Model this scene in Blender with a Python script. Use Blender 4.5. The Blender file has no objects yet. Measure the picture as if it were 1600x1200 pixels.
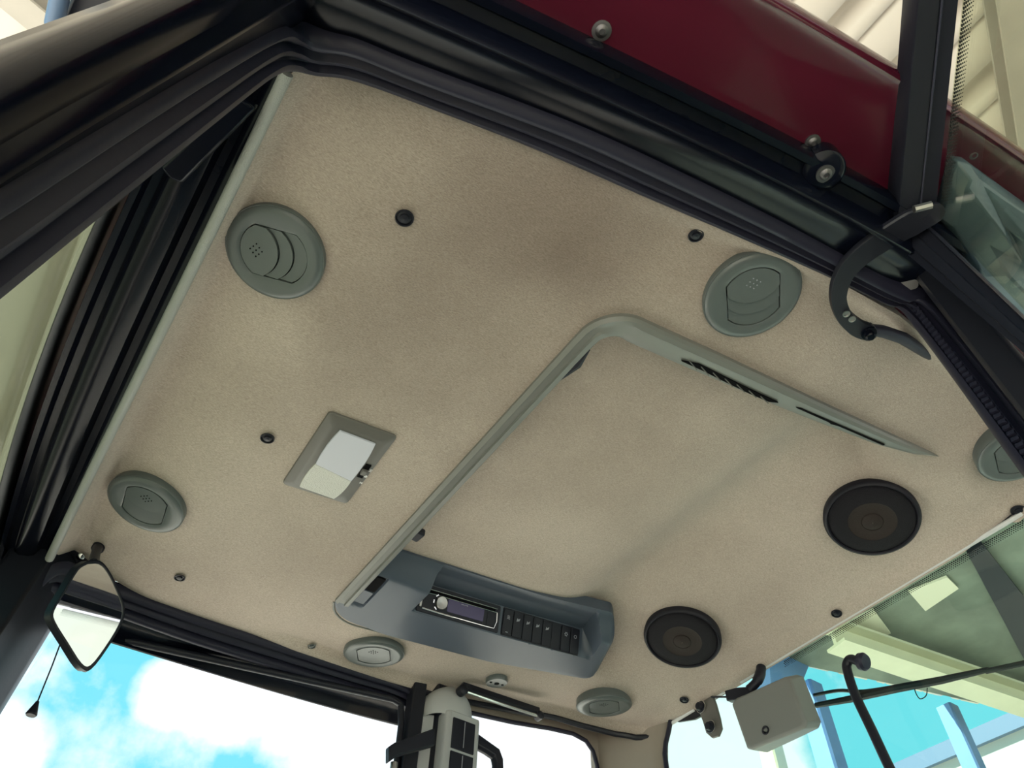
import bpy, bmesh, math, random
import numpy as np
from mathutils import Vector, Matrix
random.seed(7)
S = bpy.context.scene
C = S.collection
V = Vector
# ---------------------------------------------------------------- camera
H = 1.75                                   # camera height above the yard
F = 1180.0                                 # focal length, pixels of a 1600 wide frame
MR = np.array([[0.8240, 0.4591, 0.3336], [-0.5667, 0.6379, 0.5216], [0.0266, -0.6189, 0.7851]])
u_, s_, vt_ = np.linalg.svd(MR); MR = u_ @ vt_
right, down, fwd = (V(MR[:, i]) for i in range(3))
cam = bpy.data.cameras.new('camera'); co = bpy.data.objects.new('camera', cam); C.objects.link(co)
cam.sensor_width = 36; cam.lens = F / 1600 * 36; cam.clip_start = 0.02; cam.clip_end = 200
m = Matrix((right, -down, -fwd)).transposed().to_4x4(); m.translation = V((0, 0, H)); co.matrix_world = m
S.camera = co
S.view_settings.view_transform = 'Standard'; S.view_settings.look = 'None'
S.view_settings.gamma = 1; S.view_settings.use_curve_mapping = False
S.view_settings.exposure = 0.0

# ---------------------------------------------------------------- world: summer sky with clouds
def N(nt, t, **kw):
    n = nt.nodes.new(t)
    for k, v in kw.items(): setattr(n, k, v)
    return n
def mathn(nt, op, a, b=None, c=None, clamp=False):
    n = N(nt, 'ShaderNodeMath', operation=op); n.use_clamp = clamp
    for i, x in enumerate((a, b, c)):
        if x is None: continue
        if isinstance(x, (int, float)): n.inputs[i].default_value = x
        else: nt.links.new(x, n.inputs[i])
    return n.outputs[0]
W = bpy.data.worlds.new('sky'); S.world = W; W.use_nodes = True
nt = W.node_tree; nt.nodes.clear()
tc = N(nt, 'ShaderNodeTexCoord')
nz = N(nt, 'ShaderNodeTexNoise'); nz.inputs['Scale'].default_value = 9; nz.inputs['Detail'].default_value = 7; nz.inputs['Roughness'].default_value = .55
nt.links.new(tc.outputs['Generated'], nz.inputs['Vector'])
def sky_dir(px, py):
    d = right * (px - 800) + down * (py - 600) + fwd * F
    return d.normalized()
cl = None
for (px, py, r) in ((265, 1078, .035), (320, 1062, .045), (370, 1095, .05), (450, 1060, .06), (530, 1075, .09), (590, 1120, .10), (470, 1110, .05), (-30, 1190, .06), (600, 1200, .08), (1085, 1170, .07), (1150, 1230, .08), (1040, 1260, .12), (-900, 2200, .4), (1500, 2400, .35), (860, 1130, .10)):
    d = sky_dir(px, py)
    vm = N(nt, 'ShaderNodeVectorMath', operation='DISTANCE'); nt.links.new(tc.outputs['Generated'], vm.inputs[0]); vm.inputs[1].default_value = d
    b = mathn(nt, 'SUBTRACT', 1.0, mathn(nt, 'DIVIDE', vm.outputs['Value'], r * 1.6), clamp=True)
    cl = b if cl is None else mathn(nt, 'MAXIMUM', cl, b)
vm = N(nt, 'ShaderNodeVectorMath', operation='DISTANCE'); nt.links.new(tc.outputs['Generated'], vm.inputs[0]); vm.inputs[1].default_value = V((.25, -.95, .2)).normalized()  # unseen cloud added so that the cab mirror reflects white
cl = mathn(nt, 'MAXIMUM', cl, mathn(nt, 'SUBTRACT', 1.0, mathn(nt, 'DIVIDE', vm.outputs['Value'], .9), clamp=True))
msk = mathn(nt, 'ADD', cl, mathn(nt, 'MULTIPLY', mathn(nt, 'SUBTRACT', nz.outputs[0], .5), 1.5))
rp = N(nt, 'ShaderNodeValToRGB'); nt.links.new(msk, rp.inputs[0])
e = rp.color_ramp.elements
e[0].position = .12; e[0].color = (.24, .90, 1.08, 1); e[1].position = .42; e[1].color = (1.25, 1.3, 1.35, 1)
bg = N(nt, 'ShaderNodeBackground'); nt.links.new(rp.outputs[0], bg.inputs[0]); bg.inputs[1].default_value = 1.0
wo = N(nt, 'ShaderNodeOutputWorld'); nt.links.new(bg.outputs[0], wo.inputs[0])
# sun, high behind the far side of the cab, lights the yard
sl = bpy.data.lights.new('sun', 'SUN'); sl.energy = 17.5; sl.angle = .01; sl.color = (1, .95, .88)
so = bpy.data.objects.new('sun', sl); C.objects.link(so)
so.rotation_euler = V((.55, -.35, -1)).to_track_quat('-Z', 'Y').to_euler()

# ---------------------------------------------------------------- helpers
def ray(px, py):
    d = MR @ np.array([px - 800, py - 600, F]); return V(d)
def at(px, py, a, b=.13):                       # a pixel's ray meets the plane z = a + b x
    r = ray(px, py); return r * (a / (r.z - b * r.x))
def atx(px, py, x): r = ray(px, py); return r * (x / r.x)
def aty(px, py, y): r = ray(px, py); return r * (y / r.y)
OFF = V((0, 0, H))
ALL = []
class MB:
    def __init__(s): s.v = []; s.f = []
    def add(s, vs, fs):
        o = len(s.v); s.v += [V(x) for x in vs]; s.f += [tuple(i + o for i in f) for f in fs]; return s
    def box(s, c, size, R=None):
        R = R or Matrix.Identity(3); c = V(c)
        vs = [c + R @ V((size[0] * .5 * a, size[1] * .5 * b, size[2] * .5 * d)) for a in (-1, 1) for b in (-1, 1) for d in (-1, 1)]
        return s.add(vs, [(0, 1, 3, 2), (4, 6, 7, 5), (0, 4, 5, 1), (2, 3, 7, 6), (0, 2, 6, 4), (1, 5, 7, 3)])
    def prism(s, pts, d):                       # outline (3d points) pushed by the vector d
        n = len(pts); d = V(d); vs = [V(p) for p in pts] + [V(p) + d for p in pts]
        return s.add(vs, [tuple(range(n))[::-1], tuple(range(n, 2 * n))] + [(i, (i + 1) % n, (i + 1) % n + n, i + n) for i in range(n)])
    def ring(s, outer, inner, d):               # plate with a hole
        n = len(outer); d = V(d); vs = [V(p) for p in outer] + [V(p) for p in inner]; vs += [p + d for p in vs]
        fs = []
        for i in range(n):
            j = (i + 1) % n
            fs += [(i, j, n + j, n + i), (2 * n + i, 3 * n + i, 3 * n + j, 2 * n + j), (i, 2 * n + i, 2 * n + j, j), (n + i, n + j, 3 * n + j, 3 * n + i)]
        return s.add(vs, fs)
    def tube(s, pts, r, n=12, caps=True):
        pts = [V(p) for p in pts]; rs = r if isinstance(r, (list, tuple)) else [r] * len(pts)
        t0 = (pts[1] - pts[0]).normalized(); up = t0.orthogonal().normalized(); vs = []; fs = []
        for i, p in enumerate(pts):
            a = pts[max(i - 1, 0)]; b = pts[min(i + 1, len(pts) - 1)]; t = (b - a).normalized()
            up = (up - t * up.dot(t)).normalized(); w = t.cross(up)
            vs += [p + (up * math.cos(2 * math.pi * k / n) + w * math.sin(2 * math.pi * k / n)) * rs[i] for k in range(n)]
        for i in range(len(pts) - 1):
            fs += [(i * n + k, i * n + (k + 1) % n, (i + 1) * n + (k + 1) % n, (i + 1) * n + k) for k in range(n)]
        if caps: fs += [tuple(range(n))[::-1], tuple(range((len(pts) - 1) * n, len(pts) * n))]
        return s.add(vs, fs)
    def lathe(s, prof, fr, n=48, cap=True):     # prof: (radius, height) in frame fr
        vs = []; fs = []; m_ = len(prof)
        for (r, h) in prof: vs += [fr @ V((r * math.cos(2 * math.pi * k / n), r * math.sin(2 * math.pi * k / n), h)) for k in range(n)]
        for i in range(m_ - 1): fs += [(i * n + k, i * n + (k + 1) % n, (i + 1) * n + (k + 1) % n, (i + 1) * n + k) for k in range(n)]
        if cap: fs += [tuple(range((m_ - 1) * n, m_ * n)), tuple(range(n))[::-1]]
        return s.add(vs, fs)
    def flat(s, pts2, fr, h0, h1):              # 2d outline extruded in frame fr
        n = len(pts2); vs = [fr @ V((x, y, h0)) for x, y in pts2] + [fr @ V((x, y, h1)) for x, y in pts2]
        return s.add(vs, [tuple(range(n))[::-1], tuple(range(n, 2 * n))] + [(i, (i + 1) % n, (i + 1) % n + n, i + n) for i in range(n)])
    def grid(s, P):                             # P[i][j] points
        a = len(P); b = len(P[0]); vs = [p for row in P for p in row]
        return s.add(vs, [(i * b + j, (i + 1) * b + j, (i + 1) * b + j + 1, i * b + j + 1) for i in range(a - 1) for j in range(b - 1)])
    def sweep(s, A, B, prof, closed=True, ref=None):      # closed profile (t, h) carried between the guide curves A and B
        vs = []; fs = []; n = len(A); k = len(prof)
        for i in range(n):
            t = (A[min(i + 1, n - 1)] - A[max(i - 1, 0)]).normalized(); w = B[i] - A[i]; nn = t.cross(w).normalized()
            if ref is not None and nn.dot(ref) < 0: nn = -nn
            vs += [A[i] + w * a + nn * h for a, h in prof]
        for i in range(n - 1):
            for j in range(k if closed else k - 1): fs.append((i * k + j, i * k + (j + 1) % k, (i + 1) * k + (j + 1) % k, (i + 1) * k + j))
        if closed: fs += [tuple(range(k))[::-1], tuple(range((n - 1) * k, n * k))]
        return s.add(vs, fs)
    def build(s, name, mat, parent=None, bevel=0, ang=38, seg=2, recalc=True, label=None):
        me = bpy.data.meshes.new(name); bm = bmesh.new()
        base = parent['_w'] if parent is not None else V((0, 0, 0))
        base = V(base)
        vv = [bm.verts.new(p + OFF - base) for p in s.v]
        for f in s.f:
            try: bm.faces.new([vv[i] for i in f])
            except ValueError: pass
        if recalc: bmesh.ops.recalc_face_normals(bm, faces=bm.faces)
        for f in bm.faces: f.smooth = True
        for e_ in bm.edges:
            if len(e_.link_faces) == 2 and e_.calc_face_angle(0) > math.radians(ang): e_.smooth = False
        bm.to_mesh(me); bm.free()
        o = bpy.data.objects.new(name, me); C.objects.link(o); me.materials.append(mat)
        if parent is not None: o.parent = parent
        o['_w'] = tuple(base)
        if bevel:
            b = o.modifiers.new('bevel', 'BEVEL'); b.width = bevel; b.segments = seg; b.limit_method = 'ANGLE'; b.angle_limit = math.radians(40); b.harden_normals = False
        if label: o['label'] = label
        ALL.append(o); return o
def thing(name, label, cat, loc, group=None):
    o = bpy.data.objects.new(name, None); C.objects.link(o); w = V(loc) + OFF; o.location = w; o['_w'] = tuple(w)
    o.empty_display_size = .02
    o['label'] = label; o['category'] = cat
    if group: o['group'] = group
    ALL.append(o); return o
def tag(o, label, cat, group=None):
    o['label'] = label; o['category'] = cat
    if group: o['group'] = group
    return o
def struct(o, label=None, cat=None):
    o['kind'] = 'structure'
    if label: o['label'] = label
    if cat: o['category'] = cat
    return o
def frame(o, x, z):                              # x axis hint, z axis
    z = V(z).normalized(); x = V(x); x = (x - z * x.dot(z)).normalized(); y = z.cross(x)
    mm = Matrix((x, y, z)).transposed().to_4x4(); mm.translation = V(o); return mm
def sst(x, a, b):
    t = min(max((x - a) / (b - a), 0), 1); return t * t * (3 - 2 * t)
def lin(x, a, b): return min(max((x - a) / (b - a), 0), 1)
def rrect(w, h, r, n=5, cx=0, cy=0):
    out = []
    for (sx, sy, a0) in ((1, 1, 0), (-1, 1, 90), (-1, -1, 180), (1, -1, 270)):
        for k in range(n + 1):
            a = math.radians(a0 + 90 * k / n); out.append((cx + sx * (w / 2 - r) + r * math.cos(a), cy + sy * (h / 2 - r) + r * math.sin(a)))
    return out
def curve(pts, n=8):                             # Catmull-Rom through pts
    P = [V(p) for p in pts]; P = [P[0] * 2 - P[1]] + P + [P[-1] * 2 - P[-2]]; out = []
    for i in range(1, len(P) - 2):
        for k in range(n):
            t = k / n; a, b, c, d = P[i - 1:i + 3]
            out.append(.5 * ((2 * b) + (c - a) * t + (2 * a - 5 * b + 4 * c - d) * t * t + (3 * b - a - 3 * c + d) * t ** 3))
    out.append(P[-2]); return out

# ---------------------------------------------------------------- materials
def pmat(name, col, rough=.5, metal=0, spec=.5, bump=0, bscale=200, stretch=None, var=0, vscale=5, col2=None, coat=0, emis=None, sheen=0):
    mt = bpy.data.materials.new(name); mt.use_nodes = True; t = mt.node_tree; b = t.nodes['Principled BSDF']
    b.inputs['Base Color'].default_value = (*col, 1); b.inputs['Roughness'].default_value = rough; b.inputs['Metallic'].default_value = metal
    b.inputs['Specular IOR Level'].default_value = spec; b.inputs['Coat Weight'].default_value = coat
    if sheen: b.inputs['Sheen Weight'].default_value = sheen
    tcn = N(t, 'ShaderNodeTexCoord'); src = tcn.outputs['Object']
    if stretch:
        mp = N(t, 'ShaderNodeMapping'); t.links.new(src, mp.inputs[0]); mp.inputs['Scale'].default_value = stretch; src2 = mp.outputs[0]
    else: src2 = src
    if bump:
        n1 = N(t, 'ShaderNodeTexNoise'); n1.inputs['Scale'].default_value = bscale; n1.inputs['Detail'].default_value = 4; t.links.new(src2, n1.inputs['Vector'])
        bp = N(t, 'ShaderNodeBump'); bp.inputs['Strength'].default_value = bump; bp.inputs['Distance'].default_value = .002
        t.links.new(n1.outputs[0], bp.inputs['Height']); t.links.new(bp.outputs[0], b.inputs['Normal'])
    if var or col2:
        n2 = N(t, 'ShaderNodeTexNoise'); n2.inputs['Scale'].default_value = vscale; n2.inputs['Detail'].default_value = 6; t.links.new(src, n2.inputs['Vector'])
        r = N(t, 'ShaderNodeValToRGB'); t.links.new(n2.outputs[0], r.inputs[0])
        c2 = col2 or tuple(c * (1 - var) for c in col)
        r.color_ramp.elements[0].position = .35; r.color_ramp.elements[1].position = .68
        r.color_ramp.elements[0].color = (*c2, 1); r.color_ramp.elements[1].color = (*col, 1)
        t.links.new(r.outputs[0], b.inputs['Base Color'])
    if emis:
        b.inputs['Emission Color'].default_value = (*emis[:3], 1); b.inputs['Emission Strength'].default_value = emis[3]
    return mt
M = {}
M['black_paint'] = pmat('black_paint', (.003, .004, .009), .20, spec=.16, var=.3, vscale=3, bump=.04, bscale=14)
M['black_satin'] = pmat('black_satin', (.013, .014, .021), .38, spec=.3, bump=.1, bscale=60)
M['rubber'] = pmat('rubber', (.019, .019, .034), .45, spec=.25, bump=.1, bscale=90)
M['black_plastic'] = pmat('black_plastic', (.011, .012, .020), .45, spec=.3)
M['dark_hole'] = pmat('dark_hole', (.004, .004, .005), .9, spec=.1)
M['grey_plastic'] = pmat('grey_plastic', (.096, .112, .112), .30, bump=.06, bscale=400, var=.06, vscale=12)
M['pod_plastic'] = pmat('pod_plastic', (.060, .078, .108), .42, bump=.06, bscale=500)
M['trim_plastic'] = pmat('trim_plastic', (.165, .170, .158), .38, bump=.04, bscale=300)
M['lamp_grey'] = pmat('lamp_grey', (.125, .120, .110), .45, bump=.06, bscale=400)
M['column_plastic'] = pmat('column_plastic', (.40, .41, .42), .5, bump=.06, bscale=300)
M['beige_plastic'] = pmat('beige_plastic', (.30, .26, .22), .5, bump=.05, bscale=200, var=.1, vscale=4)
M['motor_grey'] = pmat('motor_grey', (.19, .195, .185), .5, bump=.08, bscale=260)
M['chrome'] = pmat('chrome', (.75, .75, .75), .18, metal=1)
M['steel'] = pmat('steel', (.42, .41, .40), .38, metal=1)
M['screw_steel'] = pmat('screw_steel', (.16, .155, .16), .5, metal=1)
M['white_strip'] = pmat('white_strip', (.32, .33, .31), .35, bump=.6, bscale=700)
M['piping'] = pmat('piping', (.62, .63, .64), .35)
M['red_paint'] = pmat('red_paint', (.072, .007, .018), .16, spec=.4, var=.25, vscale=2.5, bump=.05, bscale=5, coat=.15)
M['speaker_black'] = pmat('speaker_black', (.010, .010, .016), .5, spec=.25)
M['speaker_mesh'] = pmat('speaker_mesh', (.010, .009, .013), .7, spec=.2, bump=1, bscale=900)
M['speaker_brown'] = pmat('speaker_brown', (.026, .019, .017), .6, spec=.2, bump=.6, bscale=700)
M['lens_clear'] = pmat('lens_clear', (.50, .52, .60), .25)
M['lens_frost'] = pmat('lens_frost', (.62, .62, .58), .4, bump=1, bscale=420)
M['mirror'] = pmat('mirror', (.9, .9, .9), .015, metal=1)
M['display'] = pmat('display', (.012, .008, .035), .12, emis=(.05, .02, .14, .12))
M['mark'] = pmat('mark', (.30, .31, .36), .5)
M['mark_white'] = pmat('mark_white', (.75, .75, .75), .5)
M['blue_steel'] = pmat('blue_steel', (.15, .30, .62), .5, var=.1)
M['grey_steel'] = pmat('grey_steel', (.42, .39, .34), .55, var=.12)
M['cream_beam'] = pmat('cream_beam', (.78, .74, .55), .6, var=.08)
M['vinyl'] = pmat('vinyl', (.10, .15, .19), .3, bump=.9, bscale=9, var=.4, vscale=7)
M['concrete'] = pmat('concrete', (.58, .54, .48), .9, bump=.3, bscale=30, var=.2, vscale=2)
M['cream_wall'] = pmat('cream_wall', (.42, .41, .40), .6, var=.06, vscale=2)
M['gate_blue'] = pmat('gate_blue', (.10, .16, .26), .5)
# cloth of the headliner: brushed beige felt with handling dirt
def felt():
    mt = bpy.data.materials.new('felt'); mt.use_nodes = True; t = mt.node_tree; b = t.nodes['Principled BSDF']; L = t.links.new
    b.inputs['Roughness'].default_value = .95; b.inputs['Specular IOR Level'].default_value = .1; b.inputs['Sheen Weight'].default_value = .15
    tcn = N(t, 'ShaderNodeTexCoord'); ob = tcn.outputs['Object']
    mp = N(t, 'ShaderNodeMapping'); L(ob, mp.inputs[0]); mp.inputs['Rotation'].default_value = (0, 0, .5); mp.inputs['Scale'].default_value = (1, 3.2, 1)
    f1 = N(t, 'ShaderNodeTexNoise'); f1.inputs['Scale'].default_value = 240; f1.inputs['Detail'].default_value = 5; f1.inputs['Distortion'].default_value = .6; L(mp.outputs[0], f1.inputs[0])
    f2 = N(t, 'ShaderNodeTexNoise'); f2.inputs['Scale'].default_value = 2.6; f2.inputs['Detail'].default_value = 5; L(ob, f2.inputs[0])
    r = N(t, 'ShaderNodeValToRGB'); L(f2.outputs[0], r.inputs[0])
    r.color_ramp.elements[0].position = .36; r.color_ramp.elements[0].color = (.44, .375, .325, 1)
    r.color_ramp.elements[1].position = .62; r.color_ramp.elements[1].color = (.53, .46, .40, 1)
    # dirt patch in the middle of the front panel
    vm = N(t, 'ShaderNodeVectorMath', operation='DISTANCE'); L(ob, vm.inputs[0]); vm.inputs[1].default_value = (.38, .45, 1.05 + H)
    d1 = mathn(t, 'SUBTRACT', 1, mathn(t, 'DIVIDE', mathn(t, 'ADD', vm.outputs['Value'], mathn(t, 'MULTIPLY', mathn(t, 'SUBTRACT', f2.outputs[0], .5), .5)), .50), clamp=True)
    mx = N(t, 'ShaderNodeMix', data_type='RGBA'); L(mathn(t, 'MULTIPLY', d1, .85), mx.inputs[0]); L(r.outputs[0], mx.inputs[6]); mx.inputs[7].default_value = (.20, .155, .13, 1)
    m2 = N(t, 'ShaderNodeMix', data_type='RGBA', blend_type='MULTIPLY'); m2.inputs[0].default_value = 1
    r3 = N(t, 'ShaderNodeValToRGB'); L(f1.outputs[0], r3.inputs[0]); r3.color_ramp.elements[0].position = .3; r3.color_ramp.elements[1].position = .7
    r3.color_ramp.elements[0].color = (.68, .66, .64, 1); r3.color_ramp.elements[1].color = (1.08, 1.08, 1.08, 1)
    L(mx.outputs[2], m2.inputs[6]); L(r3.outputs[0], m2.inputs[7]); L(m2.outputs[2], b.inputs['Base Color'])
    bp = N(t, 'ShaderNodeBump'); bp.inputs['Strength'].default_value = .5; bp.inputs['Distance'].default_value = .0015; L(f1.outputs[0], bp.inputs['Height']); L(bp.outputs[0], b.inputs['Normal'])
    return mt
M['felt'] = felt()
def glassmat(name, tint, refl_ior=1.5, rough=0.0, frit=False, base=.0):
    mt = bpy.data.materials.new(name); mt.use_nodes = True; t = mt.node_tree; t.nodes.clear(); L = t.links.new
    tr = N(t, 'ShaderNodeBsdfTransparent'); tr.inputs[0].default_value = (*tint, 1)
    gl = N(t, 'ShaderNodeBsdfGlossy'); gl.inputs['Roughness'].default_value = rough; gl.inputs[0].default_value = (1, 1, 1, 1)
    lw = N(t, 'ShaderNodeLayerWeight'); lw.inputs[0].default_value = .5
    f0 = ((refl_ior - 1) / (refl_ior + 1)) ** 2                # Schlick reflection, the same from both faces of the pane
    sch = mathn(t, 'MULTIPLY_ADD', mathn(t, 'POWER', lw.outputs['Facing'], 5.0), 1 - f0, f0 + base, clamp=True)
    mx = N(t, 'ShaderNodeMixShader'); L(sch, mx.inputs[0]); L(tr.outputs[0], mx.inputs[1]); L(gl.outputs[0], mx.inputs[2])
    o = N(t, 'ShaderNodeOutputMaterial'); L(mx.outputs[0], o.inputs[0]); return mt
M['glass_clear'] = glassmat('glass_clear', (.98, .99, .99), 1.4)
M['glass_green'] = glassmat('glass_green', (.84, .95, .90), 1.4)
M['glass_front'] = glassmat('glass_front', (.27, .32, .26), 1.5)  # tint deepened beyond real glass to dim the bright view behind
M['glass_door'] = glassmat('glass_door', (.92, .94, .85), 1.4)
def frit(name):                                  # black dots printed along a glass edge
    mt = bpy.data.materials.new(name); mt.use_nodes = True; t = mt.node_tree; L = t.links.new
    b = t.nodes['Principled BSDF']; b.inputs['Base Color'].default_value = (.01, .01, .012, 1); b.inputs['Roughness'].default_value = .4
    return mt
M['frit'] = frit('frit')
def corrug():
    mt = pmat('corrugated', (.66, .60, .51), .55, var=.1, vscale=1.2); return mt
M['corrugated'] = corrug()
M['fibre'] = pmat('fibre', (.24, .27, .22), .8, bump=.5, bscale=20, var=.35, vscale=4)
M['skylight'] = pmat('skylight', (.80, .74, .58), .5)

# the cab floor below, between the pillars
# ---------------------------------------------------------------- headliner height
def B(x): return 1 + .13 * x
near_tab = [(-.10, .425), (-.085, .394), (-.018, .369), (.1, .343), (.24, .317), (.4, .293), (.57, .266), (.756, .238), (.93, .226), (1.22, .245), (1.4, .275), (1.5, .305), (1.55, .335), (1.575, .37), (1.59, .42)]
def ynear(x): return float(np.interp(x, [a for a, b in near_tab], [b for a, b in near_tab]))
_xs = np.linspace(-.3, 1.8, 211)
def smooth(xp, yp, w=4):
    y = np.interp(_xs, xp, yp); return np.convolve(np.pad(y, w, mode='edge'), np.ones(2 * w + 1) / (2 * w + 1), 'valid')
_zo = smooth([-.3, -.06, .0, .09, .20, 1.3, 1.43, 1.6, 1.69, 1.8], [1.040, 1.034, 1.021, 1.012, 1.026, 1.166, 1.162, 1.148, 1.14, 1.14])
_zc = smooth([-.3, .5, .90, 1.02, 1.11, 1.15, 1.50, 1.6, 1.69, 1.8], [1.011, 1.115, 1.165, 1.190, 1.238, 1.242, 1.160, 1.145, 1.14, 1.14], 3)
def ytrim(x): return float(np.interp(x, [.4, .56, .73, 1.0, 1.33, 1.7], [.468, .466, .453, .436, .412, .39]))
def rdist(x, y):
    r = .08; a = x - .478; b = y - ytrim(x)
    if a < r and b < r: return r - math.hypot(r - a, r - b)
    return min(a, b)
def zliner(x, y):
    w = .025 + .17 * sst(x, 1.12, 1.42)
    d = rdist(x, y)
    ra = sst(d, .02 - .05 * sst(x, 1.2, 1.4), .02 + w)
    wf = .03 + .16 * sst(x, 1.22, 1.42)
    yf = 1.47 + .07 * sst(x, 1.2, 1.4)
    rb = 1 - sst(y, yf - wf, yf)
    R = ra * rb
    zo = float(np.interp(x, _xs, _zo)); zc = float(np.interp(x, _xs, _zc))
    z = zo + (zc - zo) * R
    # the cloth folds over towards the edges
    z -= .050 * (1 - sst(x, -.102, -.066))
    z += .035 * lin(x, .49, .50) * (1 - lin(x - .4 * (y - 1.3), 1.15, 1.16)) * lin(y, 1.305, 1.315) * (1 - lin(y, 1.50, 1.51))
    dy = min(y - ynear(x), 2 - ynear(x) - y); z += (.014 * (1 - lin(dy, .02, .14)) - .020 * (1 - sst(dy, 0, .035))) * sst(x, .35, .5)
    z -= .012 * sst(x, 1.53, 1.59)
    return z
def onliner(px, py, dz=0):
    r = ray(px, py); z = 1.1
    for _ in range(60):
        p = r * (z / r.z); z = .5 * z + .5 * (zliner(p.x, p.y) + dz)
    return r * (z / r.z)
def lnormal(x, y, e=.03):
    dx = (zliner(x + e, y) - zliner(x - e, y)) / (2 * e); dy = (zliner(x, y + e) - zliner(x, y - e)) / (2 * e)
    return V((dx, dy, -1)).normalized()

# ---------------------------------------------------------------- ceiling
mb = MB(); rows = []
xs = list(np.linspace(-.10, 1.59, 170)); NY = 170
for x in xs:
    a = ynear(x); rows.append([V((x, a + (2 - 2 * a) * j / NY, zliner(x, a + (2 - 2 * a) * j / NY))) for j in range(NY + 1)])
mb.grid(rows)
nb = len(xs) * (NY + 1)
# upper skin of the liner
top = [[V((x, rows[i][j].y, rows[i][j].z + .03)) for j in range(0, NY + 1)] for i, x in enumerate(xs)]
mb.grid(top)
n_ = NY + 1; per = [(0, j) for j in range(n_)] + [(i, n_ - 1) for i in range(1, len(xs))] + [(len(xs) - 1, j) for j in range(n_ - 2, -1, -1)] + [(i, 0) for i in range(len(xs) - 2, 0, -1)]
idx = [i * n_ + j for i, j in per]
mb.f += [(idx[k], idx[(k + 1) % len(idx)], idx[(k + 1) % len(idx)] + nb, idx[k] + nb) for k in range(len(idx))]
struct(mb.build('ceiling', M['felt'], ang=80), 'brushed beige cloth headliner of the tractor cab with raised middle', 'ceiling')

# ---------------------------------------------------------------- roof shell (red, outside the header)
def mir(p): return V((p.x, 2 - p.y, p.z))
def guide(tab, zf): return [V((x, y, zf(x))) for x, y in tab]
hx = list(np.linspace(-.20, 1.75, 40))
def poly(xp, yp, d=2):
    c_ = np.polyfit(xp, yp, d); return lambda x: float(np.polyval(c_, x))
f_in = poly([-.1, .064, .18, .36, .533, .715, 1.0, 1.4, 1.75], [.215, .193, .169, .140, .114, .088, .066, .070, .12], 3)
f_out = poly([-.1, .10, .364, .596, .699, .841, 1.1, 1.4, 1.75], [.075, .042, .002, -.035, -.050, -.064, -.08, -.085, -.06], 3)
hdr_in = [f_in(x) for x in hx]; red_out = [f_out(x) for x in hx]
def roofside(flip, label):
    rt = thing('cab_roof', label, 'roof', (0.7, .05 if not flip else 1.95, B(.7)))
    rt['kind'] = 'structure'
    f = mir if flip else (lambda p: p)
    up = .16 if flip else 0
    A = [f(V((x, y + .03, B(x) + .004 + up))) for x, y in zip(hx, hdr_in)]
    Bc = [f(V((x, y + up * .5, B(x) - .002 + up))) for x, y in zip(hx, red_out)]
    prof = [(0, 0), (.3, .002), (.7, .003), (.93, .006), (.965, .010), (1.0, .006), (1.02, -.006), (1.02, -.03), (1.0, -.06), (.7, -.10), (0, -.12)]
    if flip: prof = [(t, -h) for t, h in prof]
    MB().sweep(A, Bc, prof).build('roof_side', M['red_paint'], rt, ang=50)
    return rt
roof = roofside(False, 'dark red painted cab roof overhang above the open door')
roof2 = roofside(True, 'red cab roof side over the far window')
tp = MB()
tp.prism([V((-.22, .1, 1.12)), V((-.22, 1.86, 1.12)), V((1.75, 1.9, 1.38)), V((1.75, .1, 1.38))], (0, 0, .05))
tp.build('roof_panel', M['red_paint'], roof)
def screw(p, n, r, parent, mat=M['steel'], name='screw', washer=False):
    fr = frame(p, (1, .3, 0), n); s = MB()
    s.lathe([(r, 0), (r, r * .25), (r * .8, r * .5), (r * .45, r * .62), (r * .4, r * .35)], fr, 16)
    for a in ():
        R = Matrix.Rotation(math.radians(a + 20), 3, 'Z')
    if washer: s.lathe([(r * 1.5, -.002), (r * 1.5, r * .12), (r, r * .2)], fr, 20)
    o = s.build(name, mat, parent)
    x_ = MB(); x_.flat([(-r * .4, -r * .08), (r * .4, -r * .08), (r * .4, r * .08), (-r * .4, r * .08)], fr, r * .36, r * .64)
    x_.flat([(-r * .08, -r * .4), (r * .08, -r * .4), (r * .08, r * .4), (-r * .08, r * .4)], fr, r * .36, r * .64)
    return o
for px, py, r in ((940, 48, .0085), (1270, 222, .0075), (1520, 241, .008), (1205, 204, .003)):
    screw(at(px, py, .999), (.1, 0, -1), r, roof, M['screw_steel'], washer=r > .005)

# ---------------------------------------------------------------- door header, seals, pillars (near and far side)
I_tab = [(-.018, .369), (.1, .343), (.24, .317), (.4, .293), (.57, .266), (.70, .246), (.80, .232)]
O_tab = [(-.042, .316), (.032, .302), (.246, .255), (.42, .229), (.572, .21), (.68, .199), (.78, .190)]
pin = [V((-.125, .30, -.6)), V((-.116, .315, .10)), V((-.110, .33, .36)), V((-.104, .35, .62)), V((-.098, .368, .84)), V((-.090, .388, .948)), V((-.066, .390, .988))]
po = [V((-.150, .235, -.6)), V((-.142, .25, .10)), V((-.134, .268, .36)), V((-.126, .287, .62)), V((-.118, .312, .84)), V((-.108, .335, .925)), V((-.080, .332, .957))]
Bin = [V((.868, .222, B(.85) - .010)), V((.902, .212, 1.085)), V((.912, .208, .95)), V((.915, .206, .7)), V((.915, .20, .1)), V((.915, .19, -.6))]
Bo = [V((.845, .182, B(.85) - .035)), V((.905, .168, 1.06)), V((.92, .165, .95)), V((.925, .163, .7)), V((.925, .16, .1)), V((.925, .15, -.6))]
Ig = pin + [V((x, y, B(x) - .002)) for x, y in I_tab] + Bin
Og = po + [V((x, y, B(x) - .03)) for x, y in O_tab] + Bo
Ig = curve(Ig, 7); Og = curve(Og, 7)
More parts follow.
